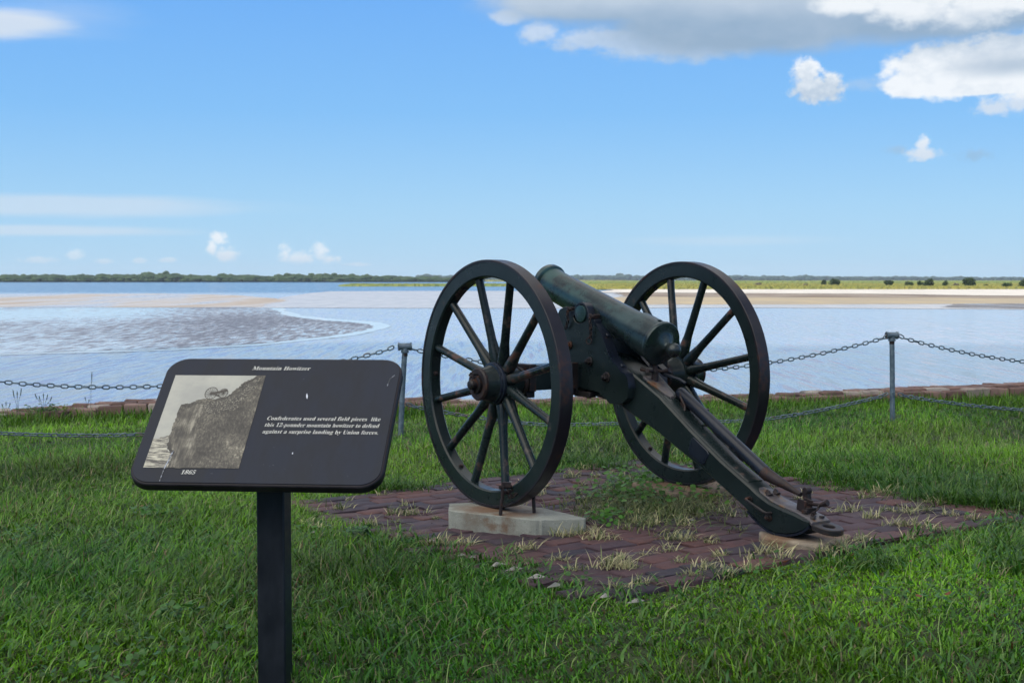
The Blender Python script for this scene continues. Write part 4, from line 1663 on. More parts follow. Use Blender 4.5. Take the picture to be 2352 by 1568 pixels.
RC = .052
bm = bmesh.new()
add_prism(bm, rrect(SW + .004, SH + .004, RC + .002), -.026, -.002, lambda z, p: Vector((p[0], p[1], z)))
panel_obj('frame', bm, M_frame, sign, 0, bevel=.004)
bm = bmesh.new()
add_prism(bm, rrect(SW - .008, SH - .008, RC - .004), -.004, .0, lambda z, p: Vector((p[0], p[1], z)))
panel = panel_obj('panel', bm, M_panel, sign, 0, bevel=.0008)
# post: square tube
bm = bmesh.new()
add_box(bm, (0, .03, .16), (.070, .070, .90))
po = obj('post', bm, M_post, sign, bevel=.004)
bm = bmesh.new()
add_box(bm, (0, 0, -.034), (.22, .16, .014))
panel_obj('bracket', bm, M_post, sign, 0, bevel=.002)


def uvp(s, t):
    return ((s - .5) * SW, (.5 - t) * SH)


m_, q, b, oc = mat('sign lettering')
n1 = q.noise(oc, 150, 3, 0.6)
q.link(q.mix(q.ss(n1, 0.4, 0.7), (0.56, 0.56, 0.52, 1), (0.42, 0.42, 0.40, 1)), b.inputs['Base Color'])
b.inputs['Roughness'].default_value = 0.6
M_text = m_


def serif_text(txt, s0, s1, tmid, cap, name='lettering', bold=.0):
    """slanted, heavy, wide lettering with small serifs at the stems"""
    cu = bpy.data.curves.new('txt', 'FONT')
    def glyph(c):
        # heavy slanted serif letter forms
        if 'A' <= c <= 'Z':
            return chr(0x1D400 + ord(c) - 65)
        if 'a' <= c <= 'z':
            return chr(0x1D41A + ord(c) - 97)
        if '0' <= c <= '9':
            return chr(0x1D7CE + ord(c) - 48)
        return c
    cu.body = ''.join(glyph(c) for c in txt)
    cu.size = 1.0
    cu.offset = bold
    cu.resolution_u = 3
    cu.space_character = 1.05
    o = bpy.data.objects.new('txt', cu)
    C.objects.link(o)
    dg = bpy.context.evaluated_depsgraph_get()
    dg.update()
    me = bpy.data.meshes.new_from_object(o.evaluated_get(dg))
    bpy.data.objects.remove(o)
    co = np.empty(len(me.vertices) * 3)
    me.vertices.foreach_get('co', co)
    co = co.reshape(-1, 3)
    x0, x1 = co[:, 0].min(), co[:, 0].max()
    sy = cap / 0.70
    co[:, 1] *= sy
    co[:, 0] = (co[:, 0] - x0) / (x1 - x0)
    (X0, Y0), (X1, _) = uvp(s0, tmid), uvp(s1, tmid)
    slant = .20
    co[:, 0] = X0 + co[:, 0] * (X1 - X0) + (co[:, 1] - cap * .5) * slant
    co[:, 1] += Y0 - cap * .5
    co[:, 2] = 0
    me.vertices.foreach_set('co', co.ravel())
    me.transform(INV @ PM @ Matrix.Translation((0, 0, .0009)))
    me.name = name
    ob = link_mesh(name, me, M_text, panel)
    return ob


serif_text('Mountain Howitzer', .368, .614, .086, .0135)
serif_text('Confederates used several field pieces  like', .490, .953, .497, .0125, bold=.0)
serif_text('this 12-pounder mountain howitzer to defend', .488, .952, .549, .0125, bold=.0)
serif_text('against a surprise landing by Union forces.', .487, .955, .601, .0125, bold=.0)
serif_text('1865', .208, .264, .917, .0125)

# the old photograph printed on the panel: sky, water, earth slope, a small gun
m_, q, b, oc = mat('print sky')
n1 = q.noise(oc, 12, 5, 0.6)
q.link(q.mix(q.ss(n1, 0.35, 0.7), (0.40, 0.395, 0.345, 1), (0.31, 0.31, 0.285, 1)), b.inputs['Base Color'])
b.inputs['Roughness'].default_value = 0.45
M_psky = m_
m_, q, b, oc = mat('print slope')
va = q.mapping(oc, scale=(1, 1, 1), rot=(0, 0, R(0)))
n1 = q.noise(q.mapping(oc, scale=(1.7, .8, .8)), 130, 6, 0.8)
n2 = q.noise(oc, 16, 4, 0.6)
f = q.m('ADD', q.m('MULTIPLY', n1, 0.62), q.m('MULTIPLY', n2, 0.38))
q.link(q.ramp(f, [(0.40, (0.018, 0.016, 0.015)), (0.50, (0.05, 0.045, 0.038)), (0.60, (0.15, 0.135, 0.105)), (0.70, (0.50, 0.46, 0.35))]), b.inputs['Base Color'])
b.inputs['Roughness'].default_value = 0.45
M_pslope = m_
m_, q, b, oc = mat('print water')
n1 = q.noise(q.mapping(oc, scale=(.5, 3, 3)), 60, 5, 0.7)
q.link(q.ramp(n1, [(0.42, (0.07, 0.065, 0.06)), (0.52, (0.30, 0.285, 0.235)), (0.6, (0.50, 0.47, 0.37))]), b.inputs['Base Color'])
b.inputs['Roughness'].default_value = 0.45
M_pwater = m_
m_, q, b, oc = mat('print dark')
b.inputs['Base Color'].default_value = (0.05, 0.042, 0.036, 1)
b.inputs['Roughness'].default_value = 0.5
M_pdark = m_


def decal(name, poly, z, m, jag=0, sub=1, seed=1, parent=None):
    r = random.Random(seed)
    pts = []
    for i in range(len(poly)):
        a, b_ = Vector(poly[i]), Vector(poly[(i + 1) % len(poly)])
        for k in range(sub):
            p = a.lerp(b_, k / sub)
            if k and jag and (i in jag):
                p += Vector((r.uniform(-1, 1), r.uniform(-1, 1))) * .012
            pts.append(uvp(p.x, p.y))
    bm = bmesh.new()
    f_ = bm.faces.new([bm.verts.new((x, y, 0)) for (x, y) in pts])
    bmesh.ops.triangulate(bm, faces=[f_])
    return panel_obj(name, bm, m, parent or panel, z, smooth=0)


pr = decal('photo_print', [(.045, .150), (.431, .150), (.431, .884), (.048, .886)], .0006, M_psky)
dz = .0009
bm = bmesh.new()


def addpoly(bm, poly, z, seed, jag=(), sub=6, amp=.007):
    r = random.Random(seed)
    pts = []
    for i in range(len(poly)):
        a, b_ = Vector(poly[i]), Vector(poly[(i + 1) % len(poly)])
        ns = sub if i in jag else 1
        for k in range(ns):
            p = a.lerp(b_, k / ns)
            if k:
                p += Vector((r.uniform(-1, 1), r.uniform(-1, 1))) * amp
            x, y = uvp(p.x, p.y)
            pts.append(bm.verts.new((x, y, z)))
    f_ = bm.faces.new(pts)
    bmesh.ops.triangulate(bm, faces=[f_])


slope = [(.394, .1495), (.4315, .1495), (.4315, .8845), (.145, .8865), (.150, .80), (.118, .745), (.108, .66), (.108, .56), (.108, .47), (.113, .395), (.150, .385), (.180, .352), (.215, .345), (.250, .350), (.300, .316), (.315, .282), (.333, .250), (.345, .215), (.360, .192), (.380, .178)]
addpoly(bm, slope, 0, 4, (4, 5, 6, 7, 9, 10, 11, 13, 14, 15, 16, 17, 18), 6, .005)
panel_obj('print_slope', bm, M_pslope, panel, .0009, smooth=0)
m_, q, b, oc = mat('print bank')
n1 = q.noise(q.mapping(oc, scale=(2.2, .25, .25), rot=(0, 0, R(8))), 60, 5, 0.7)
n2 = q.noise(oc, 30, 4, 0.6)
q.link(q.ramp(q.m('ADD', q.m('MULTIPLY', n1, .6), q.m('MULTIPLY', n2, .4)), [(0.42, (0.035, 0.032, 0.028)), (0.52, (0.10, 0.09, 0.072)), (0.62, (0.26, 0.24, 0.19))]), b.inputs['Base Color'])
b.inputs['Roughness'].default_value = 0.45
bm = bmesh.new()
addpoly(bm, [(.125, .47), (.165, .40), (.205, .385), (.215, .43), (.20, .52), (.215, .62), (.24, .74), (.235, .884), (.155, .884), (.155, .78), (.125, .70)], 0, 8, (0, 1, 2, 3, 4, 5, 6, 7, 9, 10), 6, .008)
panel_obj('print_bank', bm, m_, panel, .00105, smooth=0)
m_, q, b, oc = mat('print stubble')
n1 = q.noise(q.mapping(oc, scale=(1, 1, 1)), 260, 3, 0.7)
q.link(q.ramp(n1, [(0.44, (0.028, 0.025, 0.023)), (0.56, (0.09, 0.082, 0.068)), (0.66, (0.30, 0.28, 0.22))]), b.inputs['Base Color'])
b.inputs['Roughness'].default_value = 0.45
bm = bmesh.new()
addpoly(bm, [(.20, .39), (.25, .372), (.30, .345), (.335, .285), (.365, .225), (.40, .17), (.425, .165), (.40, .27), (.37, .35), (.345, .43), (.29, .46), (.235, .47)], 0, 9, tuple(range(12)), 5, .008)
panel_obj('print_stubble', bm, m_, panel, .00112, smooth=0)
bm = bmesh.new()
addpoly(bm, [(.047, .668), (.110, .640), (.116, .745), (.150, .80), (.144, .884), (.049, .885)], 0, 5, (0,), 8, .006)
panel_obj('print_water', bm, M_pwater, panel, .00075, smooth=0)
bm = bmesh.new()


def ring2(bm, cx, cy, rx, ry, w, z, n=28):
    a_, b2 = [], []
    for k in range(n):
        t = 2 * math.pi * k / n
        a_.append(bm.verts.new((cx + rx * math.cos(t), cy + ry * math.sin(t), z)))
        b2.append(bm.verts.new((cx + (rx - w) * math.cos(t), cy + (ry - w) * math.sin(t), z)))
    for k in range(n):
        l = (k + 1) % n
        bm.faces.new((a_[k], a_[l], b2[l], b2[k]))


def bar2(bm, a, b_, w, z):
    a, b_ = Vector(a), Vector(b_)
    d = (b_ - a).normalized()
    p = Vector((-d.y, d.x)) * w / 2
    bm.faces.new([bm.verts.new((q_.x, q_.y, z)) for q_ in (a + p, b_ + p, b_ - p, a - p)])


for (s, t, rx, ry) in ((.224, .300, .0165, .0215), (.275, .300, .0120, .0165)):
    cx, cy = uvp(s, t)
    ring2(bm, cx, cy, rx, ry, .0018, 0)
    for k in range(7):
        a = math.pi * k / 7 + .2
        bar2(bm, (cx - rx * math.cos(a), cy - ry * math.sin(a)), (cx + rx * math.cos(a), cy + ry * math.sin(a)), .0009, .00002 * k)
gx, gy = uvp(.25, .298)
bar2(bm, (gx - .018, gy - .004), (gx + .024, gy + .010), .008, .0002)
bar2(bm, (gx - .012, gy - .002), (gx + .008, gy - .012), .005, .0003)
panel_obj('print_gun', bm, M_pdark, panel, .0013, smooth=0)
# chips and scratches on the panel
m_, q, b, oc = mat('scratch')
b.inputs['Base Color'].default_value = (0.55, 0.58, 0.66, 1)
b.inputs['Roughness'].default_value = 0.5
for (s, t, w_, h_, a) in ((.629, .318, .0022, .010, -.2), (.630, .767, .0018, .0035, 0)):
    bm = bmesh.new()
    x, y = uvp(s, t)
    n = 10
    bm.faces.new([bm.verts.new((x + w_ * math.cos(2 * math.pi * k / n) * random.uniform(.6, 1.1) + a * h_ * math.sin(2 * math.pi * k / n), y + h_ * math.sin(2 * math.pi * k / n), 0)) for k in range(n)])
    panel_obj('chip', bm, m_, panel, .0011, smooth=0)
scr_ = []
for (a, b_, w_) in (((.147, .755), (.135, .885), .0028), ((.135, .885), (.133, .985), .0022), ((.958, .17), (.975, .14), .002), ((.953, .23), (.958, .17), .0015)):
    bm = bmesh.new()
    bar2(bm, uvp(*a), uvp(*b_), w_, 0)
    scr_.append(bm)
m_, q, b, oc = mat('faint scratch')
q.link(q.mix(q.ss(q.noise(oc, 120, 3, .6), .42, .6), (0.05, 0.055, 0.065, 1), (0.34, 0.37, 0.44, 1)), b.inputs['Base Color'])
for bm in scr_:
    panel_obj('scratch', bm, m_, panel, .0013, smooth=0)


# ------------------------------------------------------------------ grass
def build_blades(name, bx, by, bz, az_, L, wid, lean, droop, col, m, nseg=3):
    """every array one entry per blade -> one mesh"""
    n = len(bx)
    ts = np.linspace(0, 1, nseg + 1)
    dx, dy = np.sin(az_), np.cos(az_)
    px, py = np.cos(az_), -np.sin(az_)
    V = np.zeros((n, nseg * 2 + 1, 3), np.float32)
    for i, t in enumerate(ts):
        out = lean * L * (0.35 * t + 0.65 * t * t)
        up = L * np.sqrt(np.clip(1 - (lean * .75) ** 2, .12, 1)) * (t - droop * t * t * .75)
        cx, cy, cz = bx + dx * out, by + dy * out, bz + up
        w = wid * (1.0 - t ** 2.2) * .5 * (0.75 + .5 * min(1, t * 3))
        if i == nseg:
            V[:, -1] = np.stack([cx, cy, cz], -1)
        else:
            V[:, 2 * i] = np.stack([cx - px * w, cy - py * w, cz + w * .35], -1)
            V[:, 2 * i + 1] = np.stack([cx + px * w, cy + py * w, cz], -1)
    k = nseg * 2 + 1
    tri = []
    for i in range(nseg - 1):
        a = 2 * i
        tri += [(a, a + 1, a + 3), (a, a + 3, a + 2)]
    tri.append((2 * nseg - 2, 2 * nseg - 1, 2 * nseg))
    tri = np.array(tri, np.int32)
    F = (tri[None] + (np.arange(n, dtype=np.int32) * k)[:, None, None]).reshape(-1, 3)
    me = bpy.data.meshes.new(name)
    me.vertices.add(n * k)
    me.vertices.foreach_set('co', V.ravel())
    me.loops.add(F.size)
    me.loops.foreach_set('vertex_index', F.ravel())
    me.polygons.add(len(F))
    me.polygons.foreach_set('loop_start', np.arange(0, F.size, 3, dtype=np.int32))
    at = me.attributes.new('col', 'FLOAT_COLOR', 'POINT')
    cc = np.ones((n, k, 4), np.float32)
    cc[:, :, :3] = col[:, None, :]
    at.data.foreach_set('color', cc.ravel())
    me.update(calc_edges=True)
    me.shade_smooth()
    return link_mesh(name, me, m)


def blade_mat(name, rough=0.40, trans=0.35, spec=0.40):
    m, q, b, oc = mat(name)
    at = q.node('ShaderNodeAttribute', attribute_name='col')
    q.link(at.outputs['Color'], b.inputs['Base Color'])
    b.inputs['Roughness'].default_value = rough
    b.inputs['Specular IOR Level'].default_value = spec
    tr = q.node('ShaderNodeBsdfTranslucent')
    q.link(at.outputs['Color'], tr.inputs[0])
    mx = q.node('ShaderNodeMixShader')
    mx.inputs[0].default_value = trans
    out = m.node_tree.nodes['Material Output']
    q.link(b.outputs[0], mx.inputs[1])
    q.link(tr.outputs[0], mx.inputs[2])
    q.link(mx.outputs[0], out.inputs[0])
    return m


M_blade = blade_mat('grass blades')


def pad_dist(x, y):
    """signed distance to the brick pad, positive outside, with a wandering edge"""
    lx = (x - W0.x) * AX.x + (y - W0.y) * AX.y
    ly = (x - W0.x) * FW.x + (y - W0.y) * FW.y
    d = np.maximum(np.maximum(PX0 - lx, lx - PX1), np.maximum(PY0 - ly, ly - PY1))
    cut = (PX0 + PY0 + .06 - (lx + ly)) / 1.414
    d = np.maximum(d, cut)
    d = np.maximum(d, (lx - ly - 2.90) / 1.414)
    return d + 0.05 + 0.05 * lf(x, y, 6.0, 1.3) + 0.03 * lf(x, y, 17.0, 2.3)


def scatter(n, y0, y1, spread=0.45, margin=1.7):
    y = np.sqrt(rng.uniform(y0 ** 2, y1 ** 2, n))
    x = rng.uniform(-1, 1, n) * (spread * y + margin)
    return x, y


def grass_zone(nt, per, y0, y1, Lm, wm, seedo=0.0):
    """tufts of blades that radiate from a common foot"""
    tx, ty = scatter(nt, y0, y1)
    keep = (pad_dist(tx, ty) > 0.0) & (ty < wall_y(tx) - 0.02)
    tx, ty = tx[keep], ty[keep]
    n = len(tx)
    # tuft traits
    pf = lf(tx, ty, 1.6, .4)              # patches of different vigour
    pf2 = lf(tx, ty, 4.0, 2.1)
    tl = Lm * (0.8 + .34 * pf + .26 * pf2) * rng.uniform(.6, 1.5, n)
    tl = np.clip(tl, Lm * .35, Lm * 1.9)
    edge = pad_dist(tx, ty)
    tl *= np.where(ty < 5.3, .42 + .58 * sstep(0.02, .45, edge), .7 + .3 * sstep(0, .12, edge))
    hue = rng.normal(0, 1, n) * .55 + lf(tx, ty, 2.2, 3.3) * 1.1 + .35 * sstep(4.5, 8.5, ty) - .25
    foot = np.repeat(np.arange(n), per)
    N = n * per
    bx = tx[foot] + rng.normal(0, .013, N)
    by = ty[foot] + rng.normal(0, .013, N)
    az_ = rng.uniform(0, 2 * np.pi, N)
    wind = lf(bx, by, 1.1, 5.0) * 1.6
    az_ = np.where(rng.random(N) < .35, wind + rng.normal(0, .5, N), az_)
    L = tl[foot] * rng.uniform(.5, 1.25, N)
    lean = np.clip(rng.beta(2.8, 1.2, N) * 1.05, .08, 1.0)
    droop = rng.uniform(.1, .85, N) * lean
    wid = wm * rng.uniform(.6, 1.35, N)
    h = hue[foot] + rng.normal(0, .35, N)
    t = np.clip((h + 1.6) / 3.2, 0, 1)[:, None]
    cool = np.array([0.026, 0.115, 0.005])
    warm = np.array([0.125, 0.285, 0.003])
    col = cool * (1 - t) + warm * t
    col *= rng.uniform(.38, 1.75, (N, 1)) ** 1.15
    col *= (0.86 + .30 * lf(tx, ty, 2.7, 9.1))[foot][:, None]
    dry = rng.random(N) < .045
    col[dry] = np.array([0.24, 0.21, 0.11]) * rng.uniform(.5, 1.2, (dry.sum(), 1))
    brown = rng.random(N) < .012
    col[brown] = np.array([0.11, 0.045, 0.02])
    bz = gz(bx, by) - 0.012
    return bx, by, bz, az_, L, wid, lean, droop, col


parts = [grass_zone(25000, 10, 2.5, 4.6, .056, .0040),
         grass_zone(36000, 9, 4.3, 7.2, .058, .0040),
         grass_zone(40000, 8, 7.0, 13.6, .066, .0042)]
# broad low blades in the near lawn
bx, by = scatter(15000, 2.4, 5.2)
k = (pad_dist(bx, by) > .02) & (rng.random(len(bx)) < .35 + .5 * (lf(bx, by, 1.3, 7.7) > -.2))
bx, by = bx[k], by[k]
N = len(bx)
t = rng.random((N, 1))
parts.append((bx, by, gz(bx, by) + rng.uniform(-.005, .03, N), rng.uniform(0, 6.28, N), rng.uniform(.025, .060, N), rng.uniform(.0045, .0080, N), rng.uniform(.55, 1.0, N), rng.uniform(.1, .9, N),
              (np.array([0.026, 0.105, 0.018]) * (1 - t) + np.array([0.075, 0.19, 0.020]) * t) * rng.uniform(.6, 1.3, (N, 1))))
# long thin seed stalks that arch over
bx, by = scatter(15000, 2.6, 9.5)
k = (pad_dist(bx, by) > .03)
bx, by = bx[k], by[k]
N = len(bx)
parts.append((bx, by, gz(bx, by) + .01, rng.uniform(0, 6.28, N), rng.uniform(.05, .12, N), np.full(N, .0019), rng.uniform(.35, .95, N), rng.uniform(.4, .95, N),
              np.array([[0.24, 0.36, 0.10]]) * rng.uniform(.6, 1.25, (N, 1))))
# taller tufts round the sea wall and the fence feet
bx = rng.uniform(-7, 8, 16000)
by = wall_y(bx) + .02 - rng.exponential(.14, 16000)
N = len(bx)
t = rng.random((N, 1))
parts.append((bx, by, gz(bx, by) - .01, rng.uniform(0, 6.28, N), rng.uniform(.05, .15, N), np.full(N, .005), rng.uniform(.1, .8, N), rng.uniform(0, .6, N),
              (np.array([0.035, 0.12, 0.01]) * (1 - t) + np.array([0.12, 0.26, 0.01]) * t)))
# thatch: dead strands lying low between the green
bx, by = scatter(6500, 2.5, 8.0)
k = (pad_dist(bx, by) > -.02) & (lf(bx, by, 2.4, 6.1) + rng.normal(0, .35, len(bx)) > .25)
bx, by = bx[k], by[k]
N = len(bx)
parts.append((bx, by, gz(bx, by) + rng.uniform(0, .022, N), rng.uniform(0, 6.28, N), rng.uniform(.03, .09, N), rng.uniform(.0015, .0032, N), rng.uniform(.85, 1.0, N), rng.uniform(.6, 1.0, N),
              np.array([[0.26, 0.22, 0.12]]) * rng.uniform(.45, 1.35, (N, 1))))
# dark tussocks at the right, behind the paving, and a few elsewhere
tb = [P(u_, v_, .06) for (u_, v_) in ((2120, 1165), (2165, 1172), (2210, 1178), (2255, 1182), (2300, 1180), (2345, 1186), (2090, 1140), (2240, 1150), (2320, 1145), (2160, 1130), (2400, 1190), (2010, 1128), (1950, 1120),
      (1395, 1075), (1330, 1062), (1250, 1060), (930, 1110), (880, 1105), (2320, 1290), (2360, 1330), (1990, 1320))]
ii = np.repeat(np.arange(len(tb)), 190)
N = len(ii)
bx = np.array([p_.x for p_ in tb])[ii] + rng.normal(0, .07, N)
by = np.array([p_.y for p_ in tb])[ii] + rng.normal(0, .05, N)
t = rng.random((N, 1))
parts.append((bx, by, gz(bx, by) - .01, rng.uniform(0, 6.28, N), rng.uniform(.07, .15, N), rng.uniform(.003, .0045, N), rng.uniform(.25, .95, N), rng.uniform(.2, .9, N),
              np.array([0.022, 0.085, 0.010]) * (1 - t) + np.array([0.07, 0.16, 0.012]) * t))
cat_ = [np.concatenate([p[i] for p in parts]) for i in range(9)]
k = ~((np.abs(cat_[0] + .58) < .07) & (cat_[1] < 3.37) & (cat_[1] > 3.0))
cat_ = [c_[k] for c_ in cat_]
lawn = build_blades('grass', *cat_, M_blade, 4)
tag(lawn, 'green lawn grass all round the brick paving up to the seawall', 'grass', kind='stuff')

# grass tufts growing in the joints of the paving
tf = [(780, 1150, 1), (940, 1165, .9), (905, 1162, .7), (840, 1185, 1), (1310, 1092, .8), (1245, 1085, .7), (1370, 1095, .5), (1230, 1130, .8), (1000, 1175, .4), (860, 1100, .6),
      (1010, 1235, 1.2), (1045, 1240, 1), (1350, 1225, 1.1), (1370, 1240, 1.2), (1410, 1305, 1.3), (1440, 1310, 1.2), (1540, 1245, 1.1), (1575, 1250, 1), (1570, 1215, .9),
      (1765, 1285, 1.1), (1620, 1315, 1), (1590, 1330, .7), (1530, 1272, .8), (1650, 1290, .5), (1990, 1165, 1.2), (2030, 1150, 1.1), (2080, 1200, 1.1), (2120, 1195, .8), (2180, 1205, .8),
      (2060, 1230, 1), (2105, 1232, .9), (1950, 1195, .8), (1975, 1265, .9), (1935, 1280, 1), (2145, 1240, .8), (1900, 1290, .7), (1290, 1285, .8), (1210, 1255, .8), (1180, 1262, .6),
      (1500, 1210, 1), (1450, 1205, 1), (1395, 1180, .9), (1480, 1190, 1), (1560, 1180, 1), (1620, 1180, .9), (1660, 1190, .8), (1420, 1130, 1.1), (1440, 1115, 1.1), (1470, 1105, 1),
      (1180, 1115, .5), (1340, 1150, .7), (1380, 1140, .8), (730, 1190, .6), (700, 1180, .6), (880, 1120, .5), (1140, 1130, .5), (2000, 1210, .7), (1480, 1345, .8), (1420, 1355, .8),
      (1660, 1330, .7), (1720, 1320, .6), (1800, 1300, .7), (2230, 1215, .7), (1110, 1140, .4), (1300, 1230, .9), (1330, 1200, 1.0), (2150, 1180, .8), (1560, 1300, .5), (1320, 1310, .7)]
for _ in range(60):
    q0 = L2W(rng.uniform(PX0 + .05, PX1 - .05), PY0 + .1015 * rng.integers(0, 23))
    tf.append((q0.x, q0.y, -rng.uniform(.25, .6)))
B = [[] for _ in range(9)]
for (u, v, s) in tf:
    if s > 0:
        p = P(u, v, .06)
    else:
        p = Vector((u, v, 0))
        s = -s
    d_ = float(pad_dist(p.x, p.y))
    n = int(60 * s)
    r_ = .018 * s
    cx = p.x + rng.normal(0, r_, n) * 1.5
    cy = p.y + rng.normal(0, r_, n)
    # keep clear of the concrete and the trail
    t = rng.random((n, 1)) ** (0.8 if rng.random() < .6 else 2.2)
    col = (np.array([0.075, 0.13, 0.03]) * (1 - t) + np.array([0.62, 0.56, 0.33]) * t) * rng.uniform(.7, 1.15, (n, 1))
    vals = (cx, cy, gz(cx, cy) - .004, rng.uniform(0, 6.28, n), rng.uniform(.025, .085, n) * (.55 + .55 * s), rng.uniform(.0026, .0046, n), np.clip(rng.beta(3, 1.6, n), .2, 1), rng.uniform(.2, .9, n), col)
    for i in range(9):
        B[i].append(vals[i])
tufts = build_blades('grass_in_joints', *[np.concatenate(b_) for b_ in B], M_blade, 4)
tag(tufts, 'straw coloured and green grass tufts growing in the joints of the brick paving', 'grass', kind='stuff')

# matted grass and leafy weeds between the two wheels
n = 3600
ux = rng.normal(1500, 88, n)
uy = rng.normal(1162, 27, n)
pts = np.array([P(a, b_, .06)[:2] for a, b_ in zip(ux, uy)])
lx = (pts[:, 0] - W0.x) * AX.x + (pts[:, 1] - W0.y) * AX.y
k = lx > .26
pts = pts[k]
N = len(pts)
t = rng.random((N, 1))
col = (np.array([0.045, 0.11, 0.02]) * (1 - t) + np.array([0.26, 0.27, 0.11]) * t) * rng.uniform(.6, 1.2, (N, 1))
matg = build_blades('matted_grass', pts[:, 0], pts[:, 1], gz(pts[:, 0], pts[:, 1]), rng.uniform(0, 6.28, N), rng.uniform(.03, .10, N), rng.uniform(.003, .0045, N),
                    rng.uniform(.55, 1, N), rng.uniform(.2, .95, N), col, M_blade, 4)
tag(matg, 'matted grass overgrowing the bricks between the two cannon wheels', 'grass', kind='stuff')
V, F, Cc = [], [], []
for (uc, vc, su, sv, cnt) in ((1480, 1118, 55, 18, 420), (1460, 1145, 60, 14, 260), (1400, 1260 - 60, 24, 10, 70), (1560, 1150, 60, 15, 160), (1190, 1345 - 40, 130, 6, 0), (160, 905, 0, 0, 0)):
    for _ in range(cnt):
        p = P(rng.normal(uc, su), rng.normal(vc, sv), .06)
        if W2L(p)[0] < .24:
            continue
        z = gzf(p.x, p.y) + rng.uniform(.015, .058)
        s = rng.uniform(.007, .014)
        nrm = Vector((rng.normal(0, .35), rng.normal(-.25, .35), 1)).normalized()
        Bq = basis(nrm)
        i0 = len(V)
        V.append(tuple(Vector((p.x, p.y, z)) - nrm * s * .15))
        for k_ in range(7):
            a = 2 * math.pi * k_ / 7
            V.append(tuple(Vector((p.x, p.y, z)) + Bq @ Vector((math.cos(a), math.sin(a), 0)) * s * rng.uniform(.8, 1.15)))
        for k_ in range(7):
            F.append((i0, i0 + 1 + k_, i0 + 1 + (k_ + 1) % 7))
        c_ = np.array([0.045, 0.15, 0.018]) * rng.uniform(.6, 1.5) + np.array([.02, .02, 0]) * rng.random()
        Cc += [(*c_, 1)] * 8
me = bpy.data.meshes.new('leafy_weeds')
me.from_pydata(V, [], F)
at = me.attributes.new('col', 'FLOAT_COLOR', 'POINT')
at.data.foreach_set('color', np.array(Cc, np.float32).ravel())
me.shade_smooth()
tag(link_mesh('leafy_weeds', me, M_blade), 'low round leaved green weeds beside the far wheel block', 'plant', kind='stuff')

# small flat clover leaves along the near edge of the paving
V, F, Cc = [], [], []
for _ in range(5200):
    s_ = rng.uniform(0, 1)
    lx_, ly_ = (PX0 - .05 + rng.normal(0, .035), PY0 + s_ * 1.5)
    p = L2W(lx_, ly_)
    dn = lf(p.x, p.y, 3.0, 4.4)
    if dn < .1:
        continue
    z = gzf(p.x, p.y) + rng.uniform(.012, .04)
    s = rng.uniform(.005, .010)
    nrm = Vector((rng.normal(0, .3), rng.normal(-.2, .3), 1)).normalized()
    Bq = basis(nrm)
    i0 = len(V)
    for k_ in range(6):
        a = 2 * math.pi * k_ / 6
        V.append(tuple(Vector((p.x, p.y, z)) + Bq @ Vector((math.cos(a), math.sin(a), 0)) * s))
    F.append(tuple(range(i0, i0 + 6)))
    c_ = np.array([0.03, 0.10, 0.018]) * rng.uniform(.6, 1.5)
    Cc += [(*c_, 1)] * 6
me = bpy.data.meshes.new('clover')
me.from_pydata(V, [], F)
at = me.attributes.new('col', 'FLOAT_COLOR', 'POINT')
at.data.foreach_set('color', np.array(Cc, np.float32).ravel())
tag(link_mesh('clover', me, M_blade), 'tiny bright green clover leaves along the near edge of the paving', 'plant', kind='stuff')

# broad leaved weeds scattered in the lawn
V, F, Cc = [], [], []
cx_, cy_ = scatter(60, 2.7, 6.2)
for x0_, y0_ in zip(cx_, cy_):
    if float(pad_dist(x0_, y0_)) < .1:
        continue
    kind_ = rng.random()
    rad_ = rng.uniform(.03, .10)
    for _ in range(int(rng.uniform(14, 60))):
        x, y = x0_ + rng.normal(0, rad_), y0_ + rng.normal(0, rad_)
        z = gzf(x, y) + rng.uniform(.022, .05)
        s_ = rng.uniform(.006, .013)
        Bq = basis(Vector((rng.normal(0, .4), rng.normal(-.2, .4), 1)).normalized()) @ Matrix.Rotation(rng.uniform(0, 6.28), 3, 'Z')
        i0 = len(V)
        el_ = .55 if kind_ < .5 else .9
        for k_ in range(7):
            a = 2 * math.pi * k_ / 7
            V.append(tuple(Vector((x, y, z)) + Bq @ Vector((math.cos(a), math.sin(a) * el_, .12 * math.cos(2 * a))) * s_))
        F.append(tuple(range(i0, i0 + 7)))
        c_ = np.array([0.035, 0.12, 0.016]) * rng.uniform(.6, 1.5) if rng.random() > .03 else np.array([.18, .06, .02])
        Cc += [(*c_, 1)] * 7
me = bpy.data.meshes.new('lawn_weeds')
me.from_pydata(V, [], F)
at = me.attributes.new('col', 'FLOAT_COLOR', 'POINT')
at.data.foreach_set('color', np.array(Cc, np.float32).ravel())
tag(link_mesh('lawn_weeds', me, M_blade), 'patches of small round leaved weeds scattered through the near lawn', 'plant', kind='stuff')

